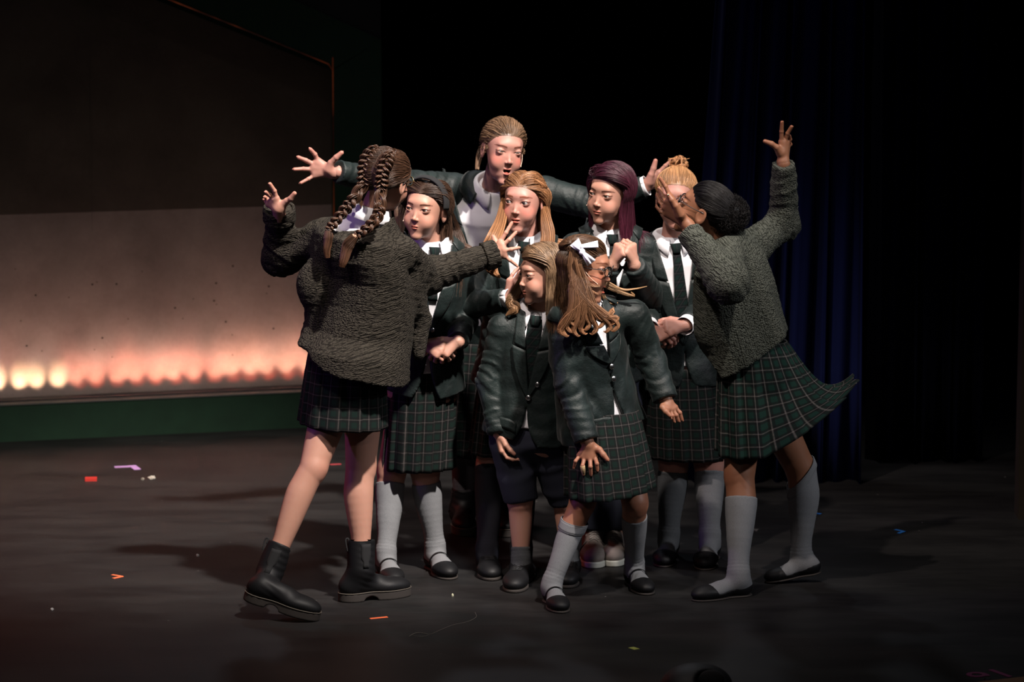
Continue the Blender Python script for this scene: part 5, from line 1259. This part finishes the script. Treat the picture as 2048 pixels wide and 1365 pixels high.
# ---- D: strawberry blonde girl in the centre
def girl_strawberry():
    B = person('person in the centre with long strawberry blonde hair and wide eyes glancing aside', 'pink', .62,
               [(G(972, 1136), G(984, 1163)), (G(1040, 1134), G(1052, 1160))], (1047, 401, -.06), .95, (-20, 0, 3), (1052, 473, -.02), (1032, 735, .02), -5,
               [[(980, 511, 0), (937, 612, -.10), (1014, 598, -.22)], [(1122, 511, 0), (1140, 620, 0), (1120, 700, -.1)]],
               [[(1000, 800, 0), (980, 935, 0)], [(1055, 800, 0), (1046, 935, 0)]], legr=(0.0642, 0.0503, 0.0471, 0.0364),
               face=dict(open=.22, mw=.95, smile=-.02, eye=.64, brow=.35, worry=.45, gaze=(-.42, .03), iris=(.04, .03, .025), brow_col=(.42, .25, .16), lip=(.88, .46, .42), blush=.85))
    R = B.root
    std_hand(B, 0, (.45, -.15, .85), (.4, .85, .0), (.5, -.8, .1), [(8, 14), (3, 16), (-3, 18), (-8, 22)], (40, 20, 0), .92)
    std_hand(B, 1, (-.2, -.2, -.9), (-.8, .4, 0), (0, -1, 0), CURL, (35, 25, .2), .92)
    finish_body(B); do_shirt(B, R); do_tie(B, R, .2)
    do_blazer(B, R, bot=-.12, zb=.36, seed=31, sl=(.052, .050, .040))
    cuff(B, R, 0, .033, -.01, .022)
    skirt(B, R, P(1030, 740, .64), (.12, .105), P(1025, 905, .64), (.15, .13), -5, 15, .015, seed=9)
    for i in range(2): build_sock(B, i, R, 'tights', B.legs[i][2]+(B.legs[i][1]-B.legs[i][2])*1.0); build_shoe('oxford', i, B, R, B.legs[i][2])
    shf = B.blazer_f; col = (.25, .115, .050)
    mb = hair_hang(B, R, col, .36, 1300, 0, .35, 6, .0020, 1.15, .06, (shf,), vol=.010, mask=lambda u, l=0: scalp_mask(u, l) & (u[:, 2] < .42), tuck=.35, front=.25, build=False, rootd=.9)
    mb = hair_pulled(B, R, np.array(col), (0, 9.8, 6.0), 1100, 7, .0019, K=15, frizz=.08, mb=mb, build=False, mask=lambda u, l=0: scalp_mask(u, l) & (u[:, 2] > .30), part=0, tip=1.0)
    T = head_T(B)
    for s, a in ((1, 8), (-1, 9)):
        locks(mb, T(np.array([(s*5.0, -3.5, 8.3), (s*7.0, -.5, 6.4), (s*7.3, 3.5, 5.2), (s*4, 8.6, 5.0)])), 60, .0085, .0016, np.array(col)*1.1, a, twist=5)
    sd = [P(972, 500, .36), P(965, 520, .34), P(1003, 548, .30)]
    locks(mb, [T(np.array((-7.6, 1, 0))), P(1002, 440, .5), P(988, 475, .42), P(975, 505, .40), P(985, 540, .36), P(1000, 556, .34)], 120, .026, .0016, col, 44, twist=1.5, tip=1.7, rt=([0, .4, .75, 1], [.5, 1, .9, .12]))
    locks(mb, [T(np.array((7.6, 2, -2))), P(1092, 440, .50), P(1096, 470, .47), P(1092, 500, .45), P(1085, 530, .46)], 120, .024, .0016, col, 45, twist=.5, tip=1.4, rt=([0, .4, .8, 1], [.5, 1, 1.1, .8]))
    mb.build('hair', M['hair'], R); mic(B, R, -1)
# ---- E: small child with dark blond hair, shorts
def child_shorts():
    B = person('small person in navy shorts with dark blond hair, head turned left in profile', 'fair', .36,
               [(G(1046, 1158), G(1026, 1187)), (G(1140, 1150), G(1133, 1178))], (1083, 546, -.05), .90, (-62, 3, 0), (1078, 622, 0), (1058, 850, .02), -8,
               [[(1005, 655, 0), (980, 765, 0), (999, 868, -.05)], [(1128, 650, 0), (1140, 760, .02), (1115, 858, .0)]],
               [[(1022, 900, 0), (1040, 1002, 0)], [(1092, 900, 0), (1130, 1002, .05)]], w=1.0, legr=(0.0621, 0.0449, 0.0407, 0.0300),
               face=dict(open=.18, mw=.75, eye=.52, gaze=(-.1, 0), brow_col=(.22, .14, .10), lip=(.80, .52, .50), blush=.3))
    R = B.root
    std_hand(B, 0, (.12, -.1, -1), (.9, .1, .1), (.1, -1, .1), [(4, 30), (1, 42), (-2, 50), (-5, 55)], (28, 30, .35), .85)
    std_hand(B, 1, (-.1, -.1, -1), (-.9, .1, .1), (.1, -1, .1), CURL, (28, 30, .35), .85)
    finish_body(B); do_shirt(B, R); do_tie(B, R, .26, x0=.0, tilt=.0, w1=.062, w0=.048)
    do_blazer(B, R, bot=-.10, zb=.30, wtop=.040, seed=41, cutw=.05, sl=(.050, .046, .042), flap=(-1,), prof=[(-.30, .160, .125), (-.1, .152, .118), (.08, .146, .110), (.35, .134, .100), (.62, .134, .098), (.82, .124, .088), (.93, .078, .064), (1.0, .055, .052)])
    # shorts
    def f(X):
        d = None
        for (H, K, A) in B.legs:
            e = sdrc(X, H+V(0, 0, .03), K+V(0, 0, .005), .076, .060); e = smax(e, -((X-K)@nrm(H-K))-.0, .004); d = e if d is None else smin(d, e, .010)
        return smin(d, sdell(X, B.pel-V(0, 0, .04), (.13, .105, .10)), .02)-.003*snoise(X, 30, 4, 3)
    lo, hi = bounds([B.pel, *[l[0] for l in B.legs], *[l[1] for l in B.legs]], .16); r = polygonize(lambda X: f(X).astype(np.float32), lo, hi, .007); mk('shorts', r[0], r[1], M['navy'], R)
    for i in range(2): build_sock(B, i, R, 'sock_dark', B.legs[i][2]+(B.legs[i][1]-B.legs[i][2])*.20); build_shoe('oxford', i, B, R, B.legs[i][2])
    mb = hair_hang(B, R, (.165, .10, .056), .235, 2000, -3.0, .25, 12, .0020, 1.0, .06, (B.blazer_f,), vol=.014, build=False, rootd=.75, var=.4)
    T = head_T(B)
    locks(mb, [T(np.array((-6.5, 0, 4))), P(1032, 585, .36), P(1022, 605, .34), P(1030, 618, .32), P(1012, 632, .32)], 90, .022, .0016, (.20, .11, .055), 5, twist=2.5, tip=1.6, rt=([0, .4, .75, 1], [.6, .9, 1, .15]))
    mb.build('hair', M['hair'], R)
# ---- F: girl with glasses and the white bow
def girl_bow():
    B = person('person in front with a big white hair bow and glasses, mouth open, looking right', 'tan', .12,
               [(G(1100, 1200), G(1124, 1228)), (G(1262, 1165), G(1296, 1192))], (1172, 533, -.05), .93, (74, 8, 4), (1160, 612, -.02), (1200, 835, .04), 36,
               [[(1130, 645, -.05), (1138, 768, -.08), (1174, 884, -.14)], [(1268, 632, .04), (1303, 722, .06), (1332, 802, .0)]],
               [[(1185, 905, .04), (1164, 1008, -.06)], [(1255, 905, .08), (1270, 1008, .02)]], legr=(0.0610, 0.0449, 0.0417, 0.0300), w=1.0,
               face=dict(open=1.0, mw=.72, eye=.74, brow=.6, worry=.1, gaze=(0, .1), iris=(.06, .035, .02), brow_col=(.22, .12, .08), lip=(.95, .42, .42), blush=.6))
    R = B.root; y = -.02
    B.hands[0] = hand_px(y, (1177, 888), [(1190, 915), (1180, 917, -.005), (1169, 916, 0), (1159, 912, .005)], [[(1194, 928, -.025), (1195, 940, -.02)], [(1181, 934, -.025), (1182, 949, -.015)], [(1165, 932, -.02), (1167, 948, -.01)], [(1151, 923, -.015), (1148, 935, -.005)]], [(1190, 896, 0), (1199, 900, -.01), (1207, 910, -.02), (1215, 920, -.025)], (0, .9, -.3), .92)
    B.hands[1] = hand_px(.12, (1334, 804), [(1350, 815, .0), (1345, 819, -.01), (1339, 820, -.02), (1333, 818, -.03)], [[(1360, 826, -.005), (1364, 840, 0)], [(1353, 831, -.02), (1357, 842, -.015)], [(1345, 832, -.03), (1348, 843, -.025)], [(1337, 828, -.04), (1341, 836, -.04)]], [(1328, 809, -.01), (1325, 815, -.03), (1332, 824, -.045), (1340, 832, -.05)], (-.2, .5, -.8), .9)
    finish_body(B); do_shirt(B, R)
    do_blazer(B, R, bot=-.10, zb=.53, wtop=.042, cutw=.045, seed=51, flap=(-1,), buttons=(.50, .39), sl=(.054, .049, .043), lap=.062, folds=.007, prof=[(-.30, .165, .125), (-.1, .152, .118), (.08, .140, .105), (.35, .130, .098), (.62, .136, .100), (.82, .126, .090), (.93, .078, .064), (1.0, .055, .052)])
    skirt(B, R, P(1205, 820, .15), (.125, .110), P(1222, 980, .08), (.150, .155), 22, 13, .017, tilt=(.12, .05, 0), seed=12)
    for i in range(2):
        k, a = B.legs[i][1], B.legs[i][2]; build_sock(B, i, R, 'sock', a+(k-a)*(.76 if i == 0 else .78), cuff=.03 if i == 0 else 0, tops=(.25, -.12, .95) if i == 0 else None); build_shoe('mary', i, B, R, a)
    m2 = MB(); F = B.hands[0]['F'][2]; a, b = F[1], F[2]; tube(m2, [a+(b-a)*.05, a+(b-a)*.5, b+(b-a)*.12], [.0088, .0085, .0055], 10); m2.build('finger_bandage', M['bandage'], R)
    col = (.120, .058, .028); T = head_T(B)
    mb = hair_hang(B, R, np.array(col)*.45, .24, 1500, 0, .9, 16, .0020, 1.9, .25, (B.blazer_f,), tuck=1.0, vol=.012, mask=lambda u, l=0: scalp_mask(u, l) & (u[:, 2] < .35), build=False)
    mb = hair_pulled(B, R, np.array(col)*.6, (-5.8, 4.2, 7.2), 1200, 17, .0019, K=15, frizz=.05, mb=mb, build=False, mask=lambda u, l=0: scalp_mask(u, l) & (u[:, 2] > .22), tip=1.0)
    bow = T(np.array((-7.2, 4.2, 7.6))); rs = np.random.RandomState(8); Yb = float(bow[1])
    ends = [(1122, 670), (1136, 664), (1150, 672), (1176, 660), (1190, 668), (1204, 655), (1218, 664), (1231, 648), (1224, 632), (1164, 668), (1142, 650), (1208, 640), (1232, 662), (1128, 672)]
    for j, (ex, ey) in enumerate(ends):
        s_ = 1 if ex > 1165 else -1; a1 = rs.uniform(-10, 10); a2 = rs.uniform(-16, 16)
        q = [bow, P(1151+a1, 538, Yb-.02), P(1158+a2, 572, Yb-.04), P(1163+a2*.6+(ex-1163)*.30, 605, Yb-.055), P(1163+(ex-1163)*.85-s_*4, 634, Yb-.055), P(ex+s_*3, ey-12, Yb-.05), P(ex-s_*5, ey, Yb-.055), P(ex-s_*11, ey-1, Yb-.05)]
        locks(mb, q, 40, .0125, .0013, col, 60+j, K=26, twist=rs.uniform(1, 4), tip=3.6, rt=([0, .35, .75, 1], [.8, 1.1, .7, .08]), taper=.2)
    for j, e in enumerate([[(1196, 560), (1216, 566), (1245, 580), (1272, 578), (1294, 573)], [(1200, 566), (1222, 578), (1250, 588), (1268, 592), (1262, 584)], [(1190, 562), (1214, 570), (1236, 578), (1256, 590)], [(1205, 590), (1214, 604), (1226, 608), (1236, 606)]]):
        locks(mb, [P(x, y_, -.0+.10) for x, y_ in e], 16, .007 if j else .005, .0011, (.26, .15, .07), 80+j, K=18, tip=1.6, rt=([0, .5, 1], [1, 1, .25]))
    for j, e in enumerate([[(1160, 530), (1168, 555), (1182, 572), (1200, 573)], [(1150, 520), (1158, 550), (1176, 578), (1196, 590)]]):
        locks(mb, [P(x, y_, Yb-.035) for x, y_ in e], 40, .008, .0013, np.array(col)*1.3, 90+j, tip=2.0)
    mb.build('hair', M['hair'], R)
    # bow
    m3 = MB(); Z = P(1164, 504, Yb-.02); a = nrm(V(.62, -.1, -.75)); up = V(0, -1, .1); b = nrm(np.cross(a, up))
    for s, ln, wd in ((1, .050, .030), (-1, .042, .036)):
        for lay in (0, 1):
            g = []
            for t in np.linspace(0, 1, 12):
                w_ = .007+wd*(t**.8)*(1-.12*t); bl = (.016*sin(pi*min(1, t*1.05)))*(1 if lay else -.3)
                g.append([Z+a*s*ln*t+b*w_*.5*q*(1+.1*sin(q*5+s))+nrm(up)*(bl*(1-.45*q*q)+.004*sin(q*6)) for q in np.linspace(-1, 1, 11)])
            sheet(m3, np.array(g), .0016)
    for dirv, ln in ((V(.95, -.1, .12), .060), (V(.85, .1, -.45), .02)):
        dv = nrm(dirv); bb = nrm(np.cross(dv, up)); g = [[Z+V(-.005, .01, .018)+dv*ln*t+bb*.011*(.5+.6*t)*q+up*.006*sin(t*5) for q in np.linspace(-1, 1, 6)] for t in np.linspace(0, 1, 10)]; sheet(m3, np.array(g), .0016)
    ball(m3, Z+up*.006, (.011, .009, .012), 8); m3.build('hair_bow', M['ribbon'], R)
    glasses(B, R); mic(B, R, -1)
# ---- G: burgundy haired girl
def girl_burgundy():
    B = person('smiling person with straight burgundy hair and sneakers, both fists raised to the chest', 'fair', .74,
               [(G(1190, 1108), G(1186, 1137)), (G(1224, 1106), G(1226, 1134))], (1219, 386, -.04), .95, (-33, 1, 7), (1221, 460, 0), (1216, 715, .02), 4,
               [[(1150, 496, 0), (1150, 600, -.04), (1226, 530, -.22)], [(1290, 496, 0), (1306, 600, -.04), (1268, 530, -.22)]],
               [[(1188, 800, 0), (1186, 930, 0)], [(1240, 800, 0), (1232, 930, 0)]], legr=(0.0642, 0.0492, 0.0460, 0.0385),
               face=dict(smile=.22, mw=1.0, eye=.47, brow=.0, gaze=(-.2, -.05), brow_col=(.10, .06, .06), lip=(.80, .50, .50), blush=.25, iris=(.05, .04, .03)))
    R = B.root
    FI = [(4, 62), (1, 66), (-2, 68), (-5, 70)]
    std_hand(B, 0, (.38, -.25, .85), (.75, .6, -.1), (.1, -.2, .9), FI, (30, 50, .5), .92)
    std_hand(B, 1, (-.25, -.25, .9), (-.7, .6, .1), (.1, -.2, .9), FI, (30, 50, .5), .92)
    finish_body(B); do_shirt(B, R); do_tie(B, R, .2)
    do_blazer(B, R, bot=-.15, zb=.35, wtop=.068, seed=61, lap=.058)
    # dark trousers
    def f(X):
        d = None
        for (H, K, A) in B.legs:
            e = smin(sdrc(X, H, K, .078, .062), sdrc(X, K, A+V(0, 0, .02), .062, .054), .02)-.004*snoise(X, 24, 3, 3); e = smax(e, A[2]+.015-X[:, 2], .003); d = e if d is None else smin(d, e, .02)
        return smin(d, sdell(X, B.pel-V(0, 0, .03), (.135, .11, .13)), .03)
    lo, hi = bounds([B.pel, *[p for l in B.legs for p in l]], .16); r = polygonize(lambda X: f(X).astype(np.float32), lo, hi, .008); mk('trousers', r[0], r[1], M['navy'], R)
    for i in range(2): build_shoe('sneaker', i, B, R, B.legs[i][2])
    hair_hang(B, R, (.040, .007, .015), .225, 2200, -1.5, .15, 22, .0021, 2.3, .0, (B.blazer_f,), vol=.016, rootd=.9, var=.25); mic(B, R, -1)
# ---- H: blond child with glasses, face mostly hidden
def child_glasses():
    B = person('person with pinned-up reddish blond hair, face mostly hidden behind a raised hand', 'pink', .76,
               [(G(1340, 1108), G(1326, 1136)), (G(1422, 1112), G(1408, 1142))], (1352, 394, -.04), .95, (-8, 4, 0), (1345, 478, 0), (1362, 728, .02), 6,
               [[(1300, 508, 0), (1288, 610, 0), (1298, 655, -.17)], [(1398, 508, 0), (1418, 610, 0), (1372, 650, -.17)]],
               [[(1340, 800, 0), (1347, 930, 0)], [(1398, 800, 0), (1418, 930, 0)]], legr=(0.0663, 0.0535, 0.0514, 0.0353),
               face=dict(eye=.5, blush=.4, brow_col=(.45, .28, .18)))
    R = B.root
    std_hand(B, 0, (.72, -.2, -.30), (-.1, .8, -.6), (.2, -.2, .9), [(4, 30), (1, 36), (-2, 40), (-5, 45)], (30, 25, .1), .92)
    std_hand(B, 1, (-.80, -.2, -.12), (-.1, .8, -.6), (-.2, -.2, .9), [(4, 28), (1, 34), (-2, 40), (-5, 45)], (30, 25, .1), .95)
    finish_body(B); do_shirt(B, R, .008); do_tie(B, R, .27, w1=.056, w0=.026)
    do_blazer(B, R, bot=-.15, zb=.20, wtop=.066, seed=71, cutw=.04, ext=(-.02, -.02)); cuff(B, R, 0, .033); cuff(B, R, 1, .033, -.04)
    skirt(B, R, P(1365, 730, .78), (.125, .11), P(1374, 912, .78), (.148, .135), 6, 15, .015, seed=14)
    for i in range(2): build_sock(B, i, R, 'sock_dark' if i == 0 else 'sock', B.legs[i][2]+(B.legs[i][1]-B.legs[i][2])*.90); build_shoe('flat', i, B, R, B.legs[i][2])
    mb = hair_pulled(B, R, (.42, .215, .095), (0.5, 6.5, 10.8), 1500, 31, .0018, K=15, frizz=.22, vol=.008, build=False, tip=1.0)
    rs = np.random.RandomState(6); c = head_T(B)(np.array((0.5, 6.5, 11.0)))
    for j in range(46):
        v = nrm(rs.normal(size=3)); w_ = nrm(np.cross(v, rs.normal(size=3))); locks(mb, [c+v*.004, c+v*.026+w_*.004, c+v*.027+w_*.018, c+v*.018+w_*.027], 7, .004, .0012, (.40, .20, .09), 100+j, 10, 2)
    for j in range(10):
        a = V(rs.uniform(-3, 3), 5.5, 12); b = [a, a+V(rs.uniform(-1, 1), -.3, 1.2), a+V(rs.uniform(-2.5, 2.5), -.3, 1.8)]; locks(mb, head_T(B)(np.array(b)), 3, .002, .0008, (.42, .22, .10), j, 8, 1)
    mb.build('hair', M['hair'], R); glasses(B, R)
# ---- I: girl at right in the grey-green cardigan
def girl_cardigan():
    yb = G(1528, 1167)[1]
    B = person('person at right with a puffy black bun, grey-green cardigan, one arm raised high, skirt swinging', 'brown', .26,
               [(G(1500, 1190), G(1386, 1203)), (P(1640, 1146, yb+.03), G(1532, 1166))], (1408, 420, -.02), .96, (-106, -24, 0), (1450, 482, 0), (1500, 722, .05), -125,
               [[(1452, 515, -.10), (1456, 566, -.28), (1378, 462, -.16)], [(1512, 488, .10), (1568, 446, .20), (1567, 328, .10)]],
               [[(1490, 830, .0), (1479, 955, -.06)], [(1545, 830, .08), (1602, 940, .10), (1603, 1112, .07)]], legr=(0.0663, 0.0514, 0.0524, 0.0342), w=1.0,
               face=dict(eye=.5, brow_col=(.25, .2, .2), lip=(.7, .35, .35), blush=.1))
    R = B.root
    B.hands[0] = hand_px(.10, (1378, 452), [(1340, 393, -.01), (1333, 403, 0), (1329, 415, .01), (1332, 428, .02)], [[(1331, 373, -.01), (1321, 358, -.01)], [(1325, 393, .01), (1318, 377, .02)], [(1320, 404, .02), (1314, 391, .03)], [(1322, 424, .03), (1313, 414, .04)]], [(1362, 430, -.02), (1352, 412, -.03), (1344, 400, -.03), (1337, 390, -.025)], (-.75, .6, .2), .98)
    B.hands[1] = hand_px(.36, (1566, 326), [(1563, 284), (1569, 283, .01), (1573, 288, .02), (1574, 295, .035)], [[(1563, 263, -.01), (1564, 245, -.02)], [(1575, 267, 0), (1583, 254, -.01)], [(1580, 279, .02), (1579, 272, .01)], [(1581, 289, .04), (1578, 281, .03)]], [(1561, 306, -.01), (1553, 295, -.02), (1543, 288, -.025), (1530, 283, -.03)], (-.6, .7, .2), .96)
    finish_body(B); do_shirt(B, R, .002, col=False)
    prof = [(-.25, .165, .150), (-.1, .160, .150), (.12, .152, .145), (.35, .140, .132), (.6, .138, .125), (.82, .130, .100), (.93, .085, .075), (1.0, .06, .055)]
    tl = P(1441, 748, .18).astype(np.float32); tl0 = P(1440, 700, .20).astype(np.float32)
    def hem(Q):
        X = Q@B.R.T+B.pel; xs = X[:, 0]; x0 = P(1440, 740, .3)[0]; x1 = P(1575, 655, .3)[0]; z0 = P(1440, 748, .3)[2]; z1 = P(1575, 662, .3)[2]; xl = P(1380, 650, .3)[0]; zl_ = P(1380, 672, .3)[2]
        z = np.where(xs > x0, z0+(z1-z0)*np.clip((xs-x0)/(x1-x0), 0, 1.4)**1.15, z0+(zl_-z0)*np.clip((x0-xs)/(x0-xl), 0, 1.5)**.9)
        return Q[:, 2]+(z-X[:, 2])
    def extra(X, Q, d):
        d = smin(d, sdrc(X, P(1440, 560, .22).astype(np.float32), P(1425, 660, .22).astype(np.float32), .05, .055), .06)
        return d
    do_cardigan(B, R, 'knit_grey', prof, [(.062, .066, .042), (.056, .054, .040)], (.0, .0), hem, neckr=.052, folds=.006, seed=7, extra=extra, neck_off=(0, -.03, .02), cuffs=False, shr=.05)
    # violet-lit shirt front edge showing in front of the cardigan
    tip = P(1712, 768, .42)
    def ex(p, l, t, th):
        # the hem swings out to the right and flips up at its end
        w_ = np.clip((l[:, 0]+.02)/.185, 0, 1)**1.25; p = p.copy(); p[:, 0] += w_*(.112*t**.85+.030*t**5); p[:, 2] += .200*w_*t**1.9+.045*w_**2*t**6-.012*(1-w_)*t; p[:, 2] += .008*t*np.sin(th*3)
        return p
    skirt(B, R, P(1508, 682, .29), (.112, .105), P(1532, 897, .24), (.165, .165), 0, 12, .020, 'plaid_big', extra=ex, seed=17, rows=34)
    for i in range(2):
        k, a = B.legs[i][1], B.legs[i][2]; build_sock(B, i, R, 'sock', a+(k-a)*(.79 if i == 0 else .98), tops=None if i == 0 else (-.72, -.2, .62), cuff=0 if i == 0 else .022); build_shoe('flat', i, B, R, a)
    col = (.007, .006, .006); mb = hair_pulled(B, R, col, (0, 9.4, 3.2), 1700, 41, .0017, K=15, frizz=.05, vol=.005, build=False, tip=1.0, var=.2)
    rs = np.random.RandomState(9); c = P(1455, 430, .23)
    m = 2200; u = fib(m); pp = [c+u*.030]; dv = u.copy()
    ax = np.array([.080, .066, .078])
    ball(mb, c, ax*.80, 12, cols=None, col=(.006, .005, .005))
    K = 9; path = [c+u*ax*.66]
    for k in range(K): dv = nrm_rows(dv*.6+rs.normal(size=(m, 3))*.8+u*.35); q = path[-1]+dv*.0065; rel = (q-c)/ax; ln = np.linalg.norm(rel, axis=1, keepdims=True); q = np.where(ln > 1.0, c+rel/ln*ax, q); path.append(q)
    strands(mb, np.stack(path, 1), .0008, (.007, .006, .006), 8, 1.2, .25, 1.0)
    mb.build('hair', M['hair_black'], R)
    m4 = MB(); T = head_T(B); gl = head_coll(B)
    glasses(B, R)
    m5 = MB(); ball(m5, P(1336, 390, .06), .004, 8); m5.build('finger_ring', M['brass'], R)
def nrm_rows(v): return v/(np.linalg.norm(v, axis=1, keepdims=True)+1e-9)
import os, time
_who = os.environ.get('WHO', 'ABCDEFGHI')
for k_, fn_ in zip('ABCDEFGHI', (girl_braids, girl_headband, girl_arms_wide, girl_strawberry, child_shorts, girl_bow, girl_burgundy, child_glasses, girl_cardigan)):
    if k_ in _who: _t = time.time(); fn_(); print(k_, 'built in', round(time.time()-_t, 1))
